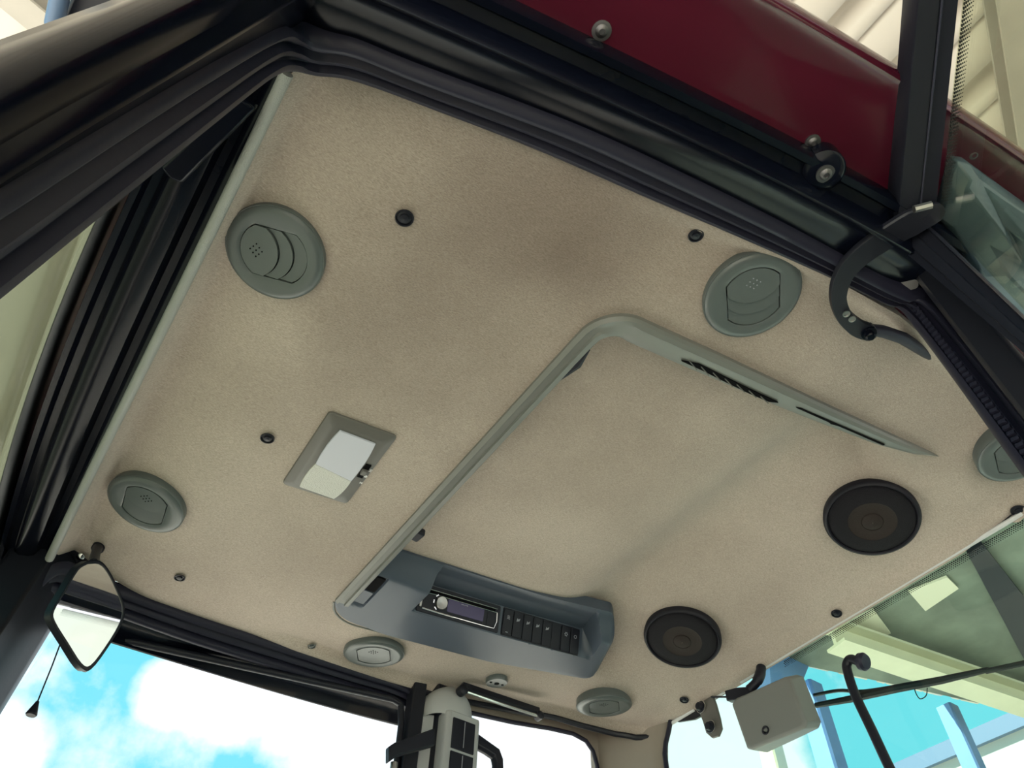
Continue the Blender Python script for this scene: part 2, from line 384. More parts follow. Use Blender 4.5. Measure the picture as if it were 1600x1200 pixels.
seal_prof = [(-.06, -.012), (0, .003), (.10, .009), (.20, .010), (.27, .001), (.33, .001), (.40, .009), (.50, .011), (.60, .002), (.66, .0), (.70, .010), (.80, .016), (.92, .014), (1.0, .002), (1.0, -.015)]
def sealring(flip, label):
    f = mir if flip else (lambda p: p)
    pr = [(t, (-h if flip else h)) for t, h in seal_prof]
    o = MB().sweep([f(p) for p in Ig], [f(p) for p in Og], pr).build('door_seal', M['rubber'], None, ang=60)
    tag(o, label, 'seal'); return o
sealring(False, 'black ribbed rubber door seal around the near door opening')
# the small moulded teeth of the seal on the rear post
so_ = [o for o in ALL if o.name.startswith('door_seal')][0]
tm = MB()
def seal_pt(t, s_):                              # s_ = z on the rear post
    k = (1.06 - s_)
    a = V((.905 + .02 * min(k, .3), .210 - .01 * min(k, .3), s_)); b = V((.907 + .03 * min(k, .3), .168 - .006 * min(k, .3), s_ - .01)); return a + (b - a) * t
z_ = 1.075
while z_ > .45:
    p = seal_pt(.36, z_); tm.box(p + V((-.006, -.004, 0)), (.006, .010, .0055), Matrix.Rotation(.25, 3, 'X')); z_ -= .0115
tm.build('seal_teeth', M['rubber'], None); tt = ALL[-1]; tt.parent = so_; tag_ = tt
sealring(True, 'black rubber seal around the far door window')
# header beam
hx2 = list(np.linspace(-.17, .95, 30))
f_se = poly([-.16, -.042, .032, .246, .42, .572, .70, .80, .92], [.336, .318, .302, .255, .229, .21, .197, .188, .182], 3)
seo = [f_se(x) for x in hx2]; hou = [f_in(x) - .004 for x in hx2]
def header(flip, label):
    f = mir if flip else (lambda p: p)
    A = [f(V((x, y + .012, B(x) - .020))) for x, y in zip(hx2, seo)]
    Bq = [f(V((x, y, B(x) - .020))) for x, y in zip(hx2, hou)]
    pr = [(0, 0), (.08, .008), (.30, .012), (.50, .020), (.55, .034), (.60, .038), (.64, .030), (.72, .008), (.84, .004), (.88, .016), (.97, .018), (1.0, .008), (1.0, -.05), (0, -.06)]
    if flip: pr = [(t, -h) for t, h in pr]
    o = MB().sweep(A, Bq, pr).build('door_header', M['black_paint'], None, ang=50)
    struct(o, label, 'frame'); return o
hd = header(False, 'glossy black steel beam over the open door')
header(True, 'black steel beam over the far side window')
# bolt boss on the header
p = at(1287, 268, .968)
b_ = MB(); b_.lathe([(.032, .05), (.031, .0), (.026, -.006), (.018, -.008)], frame(p + V((0, 0, .0)), (1, 0, 0), (0, 0, 1)), 28)
b_.build('bolt_boss', M['black_paint'], hd)
screw(p + V((0, 0, -.008)), (.13, 0, -1), .009, hd, M['screw_steel'], 'bolt', True)

def pillarA(flip, label):
    f = mir if flip else (lambda p: p)
    zs = [-.6, .1, .36, .62, .84, .96, 1.02]
    a = [V((-.150, .235, 0)), V((-.142, .25, 0)), V((-.134, .268, 0)), V((-.126, .287, 0)), V((-.118, .312, 0)), V((-.112, .333, 0)), V((-.10, .335, 0))]
    A = []; Bq = []
    for z, q in zip(zs, a):
        A.append(f(V((q.x + .006, q.y + .01, z)))); Bq.append(f(V((float(np.interp(z, [-.6, .31, .53, .96], [-.140, -.123, -.110, -.100])), .209, z))))
    pr = [(0, 0), (.12, .004), (.45, .007), (.60, .014), (.66, .012), (.72, .004), (.9, .002), (1.0, -.004), (1.02, -.006), (1.0, -.018), (.55, -.045), (0, -.045)]
    o = MB().sweep(A, Bq, pr, ref=V((1, 0, 0))).build('front_pillar', M['black_paint'], None, ang=50)
    struct(o, label, 'pillar'); return o
pillarA(False, 'glossy black front pillar close to the camera')
pillarA(True, 'black front pillar on the far side beside the mirror')
# inner front pillar face on the far side
fp = MB()
fp.prism([V((-.10, 1.585, 1.045)), V((-.175, 1.60, 1.045)), V((-.185, 1.72, 1.045)), V((-.06, 1.80, 1.045)), V((-.03, 1.79, 1.045)), V((-.035, 1.70, 1.045)), V((-.075, 1.64, 1.045))], (-.03, 0, -1.65))
struct(fp.build('pillar_trim', M['black_satin'], None, bevel=.006), 'black inner trim of the far front pillar', 'pillar')
s = MB(); s.box((-.05, 1.66, 1.062), (.16, .24, .012)); struct(s.build('corner_plate', M['black_satin'], None, bevel=.002), 'black plate closing the roof corner above the mirror', 'plate')

# ---------------------------------------------------------------- windscreen header, edge strip, windscreen
A = []; Bq = []
for y in np.linspace(.36, 1.66, 24):
    bow = .035 * (1 - ((y - 1.0) / .62) ** 2)
    A.append(V((-.100, y, .985))); Bq.append(V((-.190 - bow * .7, y, .972)))
pr = [(0, 0), (.10, -.004), (.16, -.012), (.26, -.012), (.34, .006), (.44, .010), (.62, .010), (.72, .004), (.76, -.006), (.86, -.004), (.92, .008), (1.0, .010), (1.02, -.01), (1.0, -.06), (0, -.06)]
wh = MB().sweep(A, Bq, pr, ref=V((0, 0, -1))).build('windscreen_header', M['black_paint'], None, ang=40)
struct(wh, 'scratched glossy black beam above the windscreen', 'frame')
st = MB().tube([V((-.098 + .003 * math.sin(y * 3), y, .976)) for y in np.linspace(.405, 1.585, 30)], .0085, 10)
tag(st.build('edge_strip', M['white_strip'], None), 'pale ribbed edging strip between headliner and windscreen beam', 'strip')
gl = MB(); P = []
for z in [1.04] + list(np.linspace(.985, -.7, 12)):
    P.append([V((-.20 - .03 * (1 - ((y - 1) / .62) ** 2) - .10 * (1 - math.exp(-max(.985 - z, 0) * 1.2)), y, z)) for y in np.linspace(.34, 1.66, 24)])
gl.grid(P)
struct(gl.build('window_1', M['glass_front'], None, recalc=False), 'curved windscreen reflecting the headliner, its tint deepened to dim the view', 'window')
fr_ = MB(); P = []
for z in (1.04, .985, .935):
    P.append([V((-.197 - .03 * (1 - ((y - 1) / .62) ** 2) - .10 * (1 - math.exp(-max(.985 - z, 0) * 1.2)), y, z)) for y in np.linspace(.34, 1.66, 24)])
fr_.grid(P); fr_.v += []; o = fr_.build('windscreen_border', M['frit'], None, recalc=False); o.parent = [q for q in ALL if q.name == 'window_1'][0]
so2 = o.modifiers.new('solid', 'SOLIDIFY'); so2.thickness = .002; so2.offset = 0
# black roller housing end hanging under the windscreen beam
rh = MB(); p0 = aty(325, 200, .50); 
q0 = at(250, 262, .955); q1 = at(284, 288, .955); q2 = at(400, 170, .955); q3 = at(372, 150, .955)
rh.prism([q0, (q0 + q1) / 2 + V((0, .006, 0)), q1, q2, q3], (0, 0, .018))
tag(rh.build('sun_visor_arm', M['black_paint'], None, bevel=.004), 'short black arm under the windscreen beam near the front pillar', 'arm')

# ---------------------------------------------------------------- air vents
def arc(ak, R, lim, n=12):
    return [(ak - R + math.sqrt(R * R - y * y), y) for y in np.linspace(-lim, lim, n)]
def vent(px, py, dirpx, label, R=.076, sink=0.0, open_=True, dots=True, nrm=None, lift=.006):
    ex_ = lift if nrm else 0
    c = onliner(px, py, -.008 - ex_); n = nrm or lnormal(c.x, c.y, .05)
    q = onliner(px + dirpx[0] * 20, py + dirpx[1] * 20, -.008)
    fr = frame(c - n * .008, q - c, n)
    t = thing('air_vent', label, 'vent', c, 'round air vents in the headliner')
    s = MB(); a = R / .076
    RR = .0515 * a; lim = .0410 * a; NS = 96; vs = []; fs = []
    prof = [(.073 * a, -.03), (.0758 * a, -.002), (.0765 * a, .0035), (.0755 * a, .0062), (.0743 * a, .0060), (.0735 * a, .0078), (.069 * a, .0102), (.064 * a, .0108), (.0580 * a, .0100)]
    for (r, h) in prof: vs += [fr @ V((r * math.cos(2 * math.pi * k / NS), r * math.sin(2 * math.pi * k / NS), h)) for k in range(NS)]
    for h in (.0094, .0089, .001):
        for k in range(NS):
            an = 2 * math.pi * k / NS; rr_ = min(RR, lim / max(abs(math.sin(an)), 1e-6)) + (.0008 if h > .009 else 0)
            vs.append(fr @ V((rr_ * math.cos(an), rr_ * math.sin(an), h)))
    for i in range(len(prof) + 2): fs += [(i * NS + k, i * NS + (k + 1) % NS, (i + 1) * NS + (k + 1) % NS, (i + 1) * NS + k) for k in range(NS)]
    s.add(vs, fs); s.build('bezel', M['grey_plastic'], t, ang=50)
    s = MB(); s.lathe([(.0005, .0030), (.0500 * a, .0030)], fr, 40, cap=False); s.build('cavity', M['dark_hole'], t)
    left = [(-math.sqrt(RR * RR - y * y), y) for y in np.linspace(-lim, lim, 12)]
    ak = [None, .008 * a, .030 * a, .0515 * a]; g = .0009
    for k in range(3):
        lo = left if k == 0 else arc(ak[k], RR, lim)
        hi = arc(ak[k + 1], RR, lim)
        lo = [(x + g, y) for x, y in lo]; hi = [(x - (g if k < 2 else g * .8), y) for x, y in hi]
        pts = [(x, y * .975) for x, y in lo + hi[::-1]]
        h = (.0100, .0078, .0060)[k]
        pl = MB(); n_ = len(pts); mid = len(lo)
        z0 = .002; vs = [fr @ V((x, y * .985, z0)) for x, y in pts] + [fr @ V((x, y * .985, h + (.0016 if i >= mid else 0) - .002 * (abs(y) / lim) ** 2 * 0)) for i, (x, y) in enumerate(pts)]
        pl.add(vs, [tuple(range(n_))[::-1]] + [(i, (i + 1) % n_, (i + 1) % n_ + n_, i + n_) for i in range(n_)] + [(n_ + i, n_ + i + 1, n_ + n_ - 2 - i, n_ + n_ - 1 - i) for i in range(mid - 1)])
        pl.build('flap' if k == 0 else 'louvre', M['grey_plastic'], t, ang=40)
    if dots:
        s = MB()
        for i in range(3):
            for j in range(3):
                x = -.030 * a + (i + j - 2) * .0045 * a + .004; y = (i - j) * .0052 * a
                s.lathe([(.0011, 0), (.0011, .0010)], frame(fr @ V((x, y, .0108)), fr.to_3x3() @ V((1, 0, 0)), n), 8)
        d = s.build('grip_dots', M['mark'] if c.y < .5 and c.x > .3 else M['dark_hole'], t)
    return t
vent(428, 397, (1, .14), 'round grey air vent beside the edge strip, nearer to the big front pillar', R=.077, nrm=V((-.13, -.03, -1)).normalized())
vent(226, 790, (-.25, 1), 'round grey air vent beside the windscreen edge strip, above the diamond mirror', R=.078, nrm=V((-.13, .03, -1)).normalized())
vent(1177, 464, (-.05, 1), 'round grey air vent near the hinge arm of the open door', R=.083, nrm=V((.12, -.07, -1)).normalized())
vent(584, 1024, (.1, 1), 'round grey air vent above the far window, between console and window beam', R=.077, nrm=V((.13, .10, -1)).normalized())
vent(1590, 712, (-.05, 1), 'grey air vent mostly hidden behind the rear door post', R=.076, nrm=V((.0, -.02, -1)).normalized(), lift=.022)
vent(944, 1105, (.1, 1), 'round grey air vent beside the console, above the small far rear window', R=.081, nrm=V((.12, .10, -1)).normalized())

# ---------------------------------------------------------------- loudspeakers
def speaker(px, py, R, label, tilt=(-.06, -.06)):
    c = onliner(px, py, -.020); n = (lnormal(c.x, c.y, .08) + V((tilt[0], tilt[1], 0))).normalized(); fr = frame(c - n * .012, (1, 0, 0), n)
    t = thing('loudspeaker', label, 'speaker', c, 'round black loudspeakers in the headliner')
    a = R / .1
    s = MB(); s.lathe([(.095 * a, -.04), (.1 * a, 0), (.101 * a, .010), (.098 * a, .017), (.094 * a, .019), (.091 * a, .016), (.090 * a, .012)], fr, 72, cap=False); s.build('rim', M['speaker_black'], t, ang=50)
    s = MB(); s.lathe([(.0905 * a, .013), (.086 * a, .018), (.07 * a, .021), (.052 * a, .0225), (.0505 * a, .0225)], fr, 72, cap=False); s.build('grille', M['speaker_mesh'], t)
    s = MB(); s.lathe([(.0505 * a, .0225), (.048 * a, .0215), (.03 * a, .0225), (.0235 * a, .0228), (.0225 * a, .0215)], fr, 72, cap=False); s.build('cone', M['speaker_brown'], t)
    s = MB(); s.lathe([(.0228 * a, .0215), (.021 * a, .0240), (.012 * a, .0262), (.001, .027)], fr, 48, cap=False); s.build('dust_cap', M['speaker_brown'], t)
    return t
speaker(1362, 811, .101, 'round black loudspeaker near the rear door post, larger in view')
speaker(1066, 998, .101, 'round black loudspeaker behind the console end, farther from the open door')

# ---------------------------------------------------------------- dome lamp
c = at(528, 721, .993); ex = (at(618, 688, .993) - at(513, 650, .993)).normalized(); n = V((.13, 0, -1)).normalized()
fr = frame(V((c.x, c.y, zliner(c.x, c.y))), ex, n)          # fr x = rearwards, fr y = towards -y
lt = thing('dome_lamp', 'rectangular grey dome lamp with white lens and small switch in the headliner', 'lamp', c)
def loc(px, py, h=.012):                                     # pixel -> lamp frame
    q = V(fr.translation) ; r = ray(px, py); k = (q + n * h).dot(n) / r.dot(n); return fr.inverted() @ (r * k)
o4 = [loc(*p, .004) for p in ((513, 651), (617, 689), (543, 793), (439, 760))]
i4 = [loc(*p, .014) for p in ((534, 674), (584, 694), (545, 778), (470, 757))]
s = MB(); rr = rrect(.136, .222, .008)
top_ = rrect(.108, .190, .012)
vs = [fr @ V((x, y, -.01)) for x, y in rr] + [fr @ V((x, y, .005)) for x, y in rr] + [fr @ V((x, y, .013)) for x, y in top_]
k = len(rr); fs = []
for a in (0, 1): fs += [(a * k + i, a * k + (i + 1) % k, (a + 1) * k + (i + 1) % k, (a + 1) * k + i) for i in range(k)]
fs += [tuple(range(2 * k, 3 * k))]; s.add(vs, fs); s.build('housing', M['lamp_grey'], lt, bevel=.0015)
def lens_outline(pts, n=8):                                  # gently bowed long sides
    a, b, c_, d = [V((p.x, p.y, 0)) for p in pts]; out = []
    for (p, q, bow) in ((a, b, 0), (b, c_, .0035), (c_, d, 0), (d, a, .0035)):
        w = (q - p); nn = V((w.y, -w.x, 0)).normalized(); mid = (a + b + c_ + d) / 4
        if nn.dot((p + q) / 2 - mid) < 0: nn = -nn
        for i in range(n): out.append(((p + w * i / n + nn * bow * 4 * (i / n) * (1 - i / n)).x, (p + w * i / n + nn * bow * 4 * (i / n) * (1 - i / n)).y))
    return out
A4 = [loc(*p, .014) for p in ((531, 672), (587, 693), (549, 751), (493, 724))]
B4 = [loc(*p, .014) for p in ((493, 724), (549, 751), (522, 779), (468, 760))]
s = MB(); s.flat(lens_outline(A4), fr, .010, .0165); s.build('lens', M['lens_clear'], lt, bevel=.001)
s = MB(); s.flat(lens_outline(B4), fr, .010, .0158); s.build('frosted_lens', M['lens_frost'], lt, bevel=.001, label='white textured half of the lens')
sw = loc(569, 736, .014); s = MB(); s.box(fr @ V((sw.x, sw.y, .0135)), (.011, .040, .004), fr.to_3x3()); so3 = s.build('switch_slot', M['dark_hole'], lt)
s = MB(); s.box(fr @ V((sw.x, sw.y, .017)), (.012, .014, .008), fr.to_3x3()); s.build('switch', M['lamp_grey'], so3, bevel=.002)
s = MB()                                                     # lamp, ring and bar marks by the switch
q = loc(571, 745, .014); s.lathe([(.0034, 0), (.0034, .0006)], frame(fr @ V((q.x, q.y, .0128)), ex, n), 16)
q = loc(579, 736, .014)
for k, w in ((0, .006), (.003, .004), (.006, .006)): s.box(fr @ V((q.x, q.y - k + .003, .0132)), (w, .001, .0008), fr.to_3x3())
q = loc(564, 755, .014)
for a in (.6, -.6): s.box(fr @ V((q.x, q.y, .0132)), (.007, .0014, .0008), fr.to_3x3() @ Matrix.Rotation(a, 3, 'Z'))
s.build('switch_marks', M['mark_white'], lt)

# ---------------------------------------------------------------- headliner plugs and screws
def plug(px, py, r, label, deep=True, mat=None):
    c = onliner(px, py, -.0025); n = lnormal(c.x, c.y, .05); fr = frame(c, (1, 0, 0), n)
    s = MB()
    s.lathe([(r * 1.05, .0012), (r * 1.02, .003), (r * .92, .0032), (r * .86, .0015), (r * .80, -.0), (r * .78, .0005), (r * .55, .0015), (r * .5, .004), (.0004, .005)], fr, 28, cap=False)
    o = s.build('trim_plug', mat or M['black_satin'], None); tag(o, label, 'plug', 'round plugs in the headliner'); return o
plug(632, 340, .0135, 'black recessed headliner plug to the rear of the nearer front vent')
plug(418, 684, .0125, 'black recessed headliner plug beside the dome lamp')
plug(281, 902, .0115, 'black headliner plug near the diamond mirror')
plug(1087, 367, .012, 'black headliner screw between door header and grey vent')
plug(487, 1009, .0095, 'small grey headliner button above the far window beam', mat=M['grey_plastic'])
plug(1307, 958, .0125, 'black headliner plug at the rear edge below the nearer loudspeaker')
plug(1069, 1093, .0125, 'black headliner plug at the rear corner by the hinge plate')
plug(1592, 798, .0155, 'black headliner plug by the rear door post')
# sensor disc
c = onliner(776, 1064, -.006); n = lnormal(c.x, c.y); fr = frame(c, (1, 0, 0), n)
t = thing('sensor_disc', 'small grey disc with three holes above the far door post', 'sensor', c)
s = MB(); s.lathe([(.030, -.012), (.031, .002), (.029, .007), (.0, .0075)], fr, 36, cap=False); s.build('disc', M['grey_plastic'], t)
s = MB()
for x, r in ((-.019, .0035), (0, .007), (.019, .0035)): s.lathe([(r, .006), (r, .0085)], frame(fr @ V((x, 0, 0)), (1, 0, 0), n), 14)
s.build('disc_holes', M['dark_hole'], t)

# ---------------------------------------------------------------- hatch trim (L-shaped plastic frame)
path = []; wid = []; inn = []
for y in np.linspace(1.47, .56, 26): path.append((.478, y)); inn.append((1, 0)); wid.append(.040)
for a in np.linspace(0, 90, 12)[1:-1]:
    a = math.radians(a); yc = ytrim(.56) + .08; path.append((.558 - .08 * math.cos(a), yc - .08 * math.sin(a))); inn.append((math.cos(a), math.sin(a))); wid.append(.040 + .012 * a / 1.57)
for x in np.linspace(.56, 1.33, 30):
    path.append((x, ytrim(x))); inn.append((.05, 1)); wid.append(float(np.interp(x, [.56, .70, .92, 1.18, 1.27, 1.33], [.052, .052, .048, .036, .022, .003])))
mb = MB(); pf = [(0, .0), (0, .008), (.20, .0135), (.24, .008), (.58, .009), (.62, .0145), (.86, .013), (1.0, .004), (1.0, -.055)]
pn = [(0, -.0), (0, .012), (.10, .0165), (.27, .0185), (.30, .016), (.62, .012), (.90, .008), (1.0, .004), (1.0, -.050)]
vs = []; K = len(pf)
for i, ((x, y), d, w) in enumerate(zip(path, inn, wid)):
    m_ = 0 if i < 26 else (1 if i >= 36 else (i - 25) / 11)
    d = V((d[0], d[1], 0)).normalized()
    for (t0, h0), (t1, h1) in zip(pf, pn):
        tq = t0 + (t1 - t0) * m_; h = h0 + (h1 - h0) * m_
        if h > 0: h *= min(1, .25 + w / .03)
        q = V((x, y, 0)) + d * w * tq; vs.append(V((q.x, q.y, B(q.x) - h)))
fs = [(i * K + j, i * K + j + 1, (i + 1) * K + j + 1, (i + 1) * K + j) for i in range(len(path) - 1) for j in range(K - 1)]
mb.add(vs, fs)
ht = thing('hatch_trim', 'long grey plastic trim framing two sides of the raised headliner panel', 'trim', (.478, .56, B(.478)))
mb.build('frame', M['trim_plastic'], ht, ang=28)
s = MB()                                                     # louvred outlet in the near leg
z8 = lambda x, y: (860 + x / 2.58, 460 + y / 2.58)
o_ = [at(*z8(*p), 1 - .0135) for p in ((528, 268), (600, 279), (700, 330), (800, 380), (918, 436), (880, 432), (800, 398), (700, 350), (610, 305))]
s.prism([p + V((0, 0, -.0012)) for p in o_], (0, 0, .006)); s.build('louvre_outlet', M['dark_hole'], ht)
s = MB()
for k in range(7):
    a = z8(560 + k * 48, 268 + k * 24); b = z8(590 + k * 48, 304 + k * 22.5)
    s.tube([at(*a, 1 - .0155), at(*b, 1 - .0150)], .0010, 6)
s.build('louvre_ribs', M['lamp_grey'], ht)
s = MB(); o_ = [at(*z8(*p), 1 - .0135) for p in ((990, 456), (1010, 458), (1348, 606), (1340, 608), (1160, 530), (1130, 522), (1120, 514))]
s.prism([p + V((0, 0, -.001)) for p in o_], (0, 0, .005)); s.build('slot', M['dark_hole'], ht)
s = MB(); s.tube([V((.515, .565, B(.515) - .006)), V((.518, .60, B(.515) - .008)), V((.510, .66, B(.515) - .006))], [.003, .008, .003], 8); s.build('finger_catch', M['black_plastic'], ht)
for y in (.69, .98):
    s = MB(); s.box((.5165, y, B(.5165) - .001), (.003, .022, .005)); s.build('clip', M['dark_hole'], ht)
# black roller knob
c = at(643, 833, 1.0); t = thing('blind_latch', 'small square black knob with silver pin at the end of the grey trim', 'latch', c)
s = MB(); s.box(c + V((.012, 0, .004)), (.026, .032, .018), Matrix.Rotation(.1, 3, 'Z')); s.build('knob', M['black_plastic'], t, bevel=.004)
s = MB(); s.tube([c + V((-.012, .004, .0)), c + V((.002, 0, .002))], .0035, 10); s.build('pin', M['chrome'], t)
s = MB(); s.box(c + V((.004, .030, .010)), (.020, .010, .006), Matrix.Rotation(.3, 3, 'Z')); s.build('bracket', M['beige_plastic'], t, bevel=.001)
s = MB(); s.box(c + V((.0, -.03, .008)), (.018, .02, .006)); s.build('bracket', M['beige_plastic'], t, bevel=.001)

# ---------------------------------------------------------------- console pod
x0, x1 = .476, 1.275; y0, y1 = 1.29, 1.555
def yout(x):
    r = .10; a = x - x0
    y = y1 if a > r else y1 - r + math.sqrt(max(r * r - (r - a) ** 2, 0))
    r = .045; a = x1 - x
    if a < r: y = y1 - r + math.sqrt(max(r * r - (r - a) ** 2, 0))
    return y - .045 * lin(x, .95, 1.3)
def yin(x):
    r = .045; a = x1 - x
    y = y0 if a > r else y0 + r - math.sqrt(max(r * r - (r - a) ** 2, 0))
    return y - .01 * lin(x, .9, 1.3)
def pod_off(x, y):
    nn = lin(x, .650, .657) * (1 - lin(x, 1.185, 1.225)) * (1 - lin(y, 1.392, 1.418))
    ee = 1 - sst(y, y0 - .005, y0 + .050)
    lo = -.006 - .008 * sst(x, .56, .66); o = lo + max(nn * (.044 - lo + .012 * lin(y, 1.30, 1.34)), ee * (.044 - lo))
    dd = min(yout(x) - y, x1 - x, x - x0 + .004)
    o += .012 * (1 - sst(dd, 0, .014)) * (1 - ee)
    # pocket of the little side switch
    o += .006 * lin(x, .500, .503) * (1 - lin(x, .545, .548)) * lin(y, 1.335, 1.340) * (1 - lin(y, 1.46, 1.465))
    return o
ys = sorted(list(np.linspace(0, 1, 40)))
gx = sorted(list(np.linspace(x0 + .0003, x1 - .0003, 90)) + [.650, .657, 1.185, 1.225, .500, .503, .545, .548, x0 + .002, x0 + .006, x1 - .002, x1 - .006])
rows = []
for x in gx:
    a, b = yin(x), yout(x); yy = [a + (b - a) * t for t in ys]
    for fix in (1.392, 1.418):
        if a < fix < b:
            k = min(range(1, len(yy) - 1), key=lambda i: abs(yy[i] - fix)); yy[k] = fix
    sx = lambda y: x - .085 * lin(x, .95, 1.27) * (1 - lin(y, 1.29, 1.5))
    rows.append([V((sx(a), a, B(x) + .075))] + [V((sx(y), y, B(x) + pod_off(x, y))) for y in yy] + [V((sx(b), b, B(x) + .06))])
rows = [[V((rows[0][j].x, rows[0][j].y, B(x0) + .06)) for j in range(len(rows[0]))]] + rows + [[V((rows[-1][j].x, rows[-1][j].y, B(x1) + .07)) for j in range(len(rows[-1]))]]
mb = MB(); mb.grid(rows)
con = thing('roof_console', 'dark grey overhead console pod with a radio slot and a row of switches', 'console', (.9, 1.45, B(.9)))
mb.build('pod', M['pod_plastic'], con, ang=30)
s = MB(); s.tube([V((x, yout(x) + .001, B(x) - .0005)) for x in np.linspace(x0 + .004, 1.27, 60)], .0028, 8); s.build('pod_lip', M['trim_plastic'], con)
ex = V((1, 0, .13)).normalized(); ey = V((0, -.026, .070)).normalized(); ezn = ex.cross(ey)
base = V((.662, 1.418, B(.662) - .014))
fr = frame(base, ex, ezn); FH = math.hypot(.026, .070)      # face height
def face(name, x, y, w, h, d0, d1, mat, parent, r=.002, bevel=0):
    s = MB(); s.flat(rrect(w, h, r, 4, x + w / 2, y + h / 2), fr, d0, d1); return s.build(name, mat, parent, bevel=bevel)
# radio
rd = thing('car_radio', 'black car radio with silver knob and dark purple display in the console', 'radio', fr @ V((.115, .03, 0)))
RW = .236; 
face('body', -.002, .004, RW, FH - .007, -.01, .003, M['black_plastic'], rd, .004, .001)
s = MB(); pts = [(.016, FH - .013), (.222, FH - .013), (.226, FH - .022), (.222, .011), (.012, .011)]
s.tube([fr @ V((x, y, .0045)) for x, y in [(.016, FH - .024), (.016, FH - .013), (.223, FH - .013), (.223, FH - .022), (.040, FH - .022), (.016, FH - .024)]], .0008, 6)
s.tube([fr @ V((x, y, .0045)) for x, y in [(.223, FH - .022), (.225, .03), (.219, .0125), (.20, .012), (.10, .012)]], .0010, 6)
s.tube([fr @ V((x, y, .0045)) for x, y in [(.012, .0135), (.05, .0125), (.10, .012)]], .0019, 6)
s.build('chrome_outline', M['chrome'], rd)
face('display', .080, .021, .105, .031, .003, .0042, M['display'], rd)
face('disc_slot', .022, FH - .0215, .196, .007, .003, .0038, M['dark_hole'], rd)
s = MB(); kf = frame(fr @ V((.060, .036, .003)), ex, ezn); s.lathe([(.0160, 0), (.0160, .006), (.0145, .009), (.012, .0088), (.003, .0075)], kf, 36); s.build('volume_knob', M['steel'], rd)
s = MB()
for a in (130, 180, 230): 
    kx = .060 + .020 * math.cos(math.radians(a)); ky = .036 + .020 * math.sin(math.radians(a)); s.box(fr @ V((kx, ky, .004)), (.0025, .008, .003), fr.to_3x3() @ Matrix.Rotation(math.radians(a), 3, 'Z'))
s.build('knob_buttons', M['chrome'], rd)
s = MB(); s.box(fr @ V((.006, .026, .0045)), (.006, .022, .004), fr.to_3x3()); s.build('eject_button', M['steel'], rd, bevel=.001)
for k in range(6): face('preset_button', .090 + k * .0185, .0138, .0165, .0045, .003, .0050, M['black_plastic'], rd, .001)
face('side_button_panel', .196, .016, .020, .034, .003, .0046, M['black_plastic'], rd, .002)
s = MB()
for k in range(7): s.box(fr @ V((.118 + k * .0028, .0475, .0045)), (.0017, .0016, .0006), fr.to_3x3())
s.build('display_marks', M['mark'], rd)
# rocker switches
SWX = .243; SWW = .249
pan = face('switch_panel', SWX, .003, SWW, FH - .005, -.008, .0015, M['black_plastic'], con, .002)
nsl = 8; ww = SWW / nsl
icons = ['lamp', 'beam', 'beam', 'beam', 'beam', None, 'cog', 'ring']
for k in range(nsl):
    if icons[k] is None: 
        face('blank_plate', SWX + k * ww + .001, .006, ww - .002, FH - .011, .001, .0025, M['black_plastic'], con, .001); continue
    w = face('rocker_switch', SWX + k * ww + .0012, .006, ww - .0024, FH - .011, .001, .0052, M['black_plastic'], con, .002, .001)
    cx = SWX + (k + .5) * ww; s = MB(); cy = FH * .66
    if icons[k] == 'lamp':
        for j in range(3): s.box(fr @ V((cx, cy + (j - 1) * .0035, .0055)), (.009 - j * .001, .0013, .0008), fr.to_3x3())
        s.box(fr @ V((cx - .001, .012, .0055)), (.007, .0016, .0008), fr.to_3x3())
    elif icons[k] == 'beam':
        s.flat([(cx - .006, cy - .005), (cx + .003, cy - .002), (cx + .005, cy + .005), (cx - .001, cy + .001), (cx - .004, cy + .004)], fr, .0050, .0058)
    elif icons[k] == 'cog':
        for a in range(6): s.box(fr @ V((cx + .004 * math.cos(a), cy + .004 * math.sin(a), .0055)), (.0028, .0028, .0008), fr.to_3x3())
    else:
        for a in range(10): s.box(fr @ V((cx + .004 * math.cos(a * .63), cy + .004 * math.sin(a * .63), .0055)), (.002, .0014, .0008), fr.to_3x3())
    s.build('icon', M['mark'], w)
# little side switch in the shallow pocket
s = MB(); s.box((.524, 1.372, B(.524) - .001), (.036, .056, .005)); s.build('side_switch', M['dark_hole'], con, bevel=.001)
s = MB(); s.box((.524, 1.430, B(.524) - .002), (.036, .052, .004)); s.build('side_flap', M['pod_plastic'], con, bevel=.001)

# ---------------------------------------------------------------- door post on the near side and the open door
bp_ = MB(); bp_.prism([V((.865, .160, 1.10)), V((.97, .165, 1.11)), V((.97, .128, 1.11)), V((.855, .112, 1.10))], (0, 0, -1.9))
bpn = struct(bp_.build('rear_door_post', M['black_satin'], None, bevel=.008), 'black steel post behind the open door, ribbed seal along it', 'pillar')
pp = at(1412, 447, .97); s = MB()
fr2 = frame(pp, (.6, -.8, 0), (-.3, -.2, -1))
s.flat(rrect(.042, .016, .007), fr2, -.03, .004); s.build('striker_plate', M['steel'], bpn)
dr = thing('door_1', 'open cab door with black frame, tinted glass and dotted glass edge', 'door', (.80, .08, .9)); dr['kind'] = 'structure'
hA = at(1402, 330, .965); hB = at(1462, 330, .965)          # hinge end of the top rail
tA = at(1432, 0, .965); tB = at(1497, 0, .965)
dT = (tA - hA); dT2 = (tB - hB)
A = [hA - dT * .08 + V((0, 0, .0)), hA, tA, tA + dT * .9]; Bq = [hB - dT2 * .08, hB, tB, tB + dT2 * .9]
s = MB().sweep(A, Bq, [(0, 0), (.03, .003), (.52, .003), (.56, -.001), (.97, .003), (1, 0), (1, -.035), (0, -.035)], ref=V((0, 0, -1)))
s.build('top_rail', M['black_satin'], dr, ang=30)
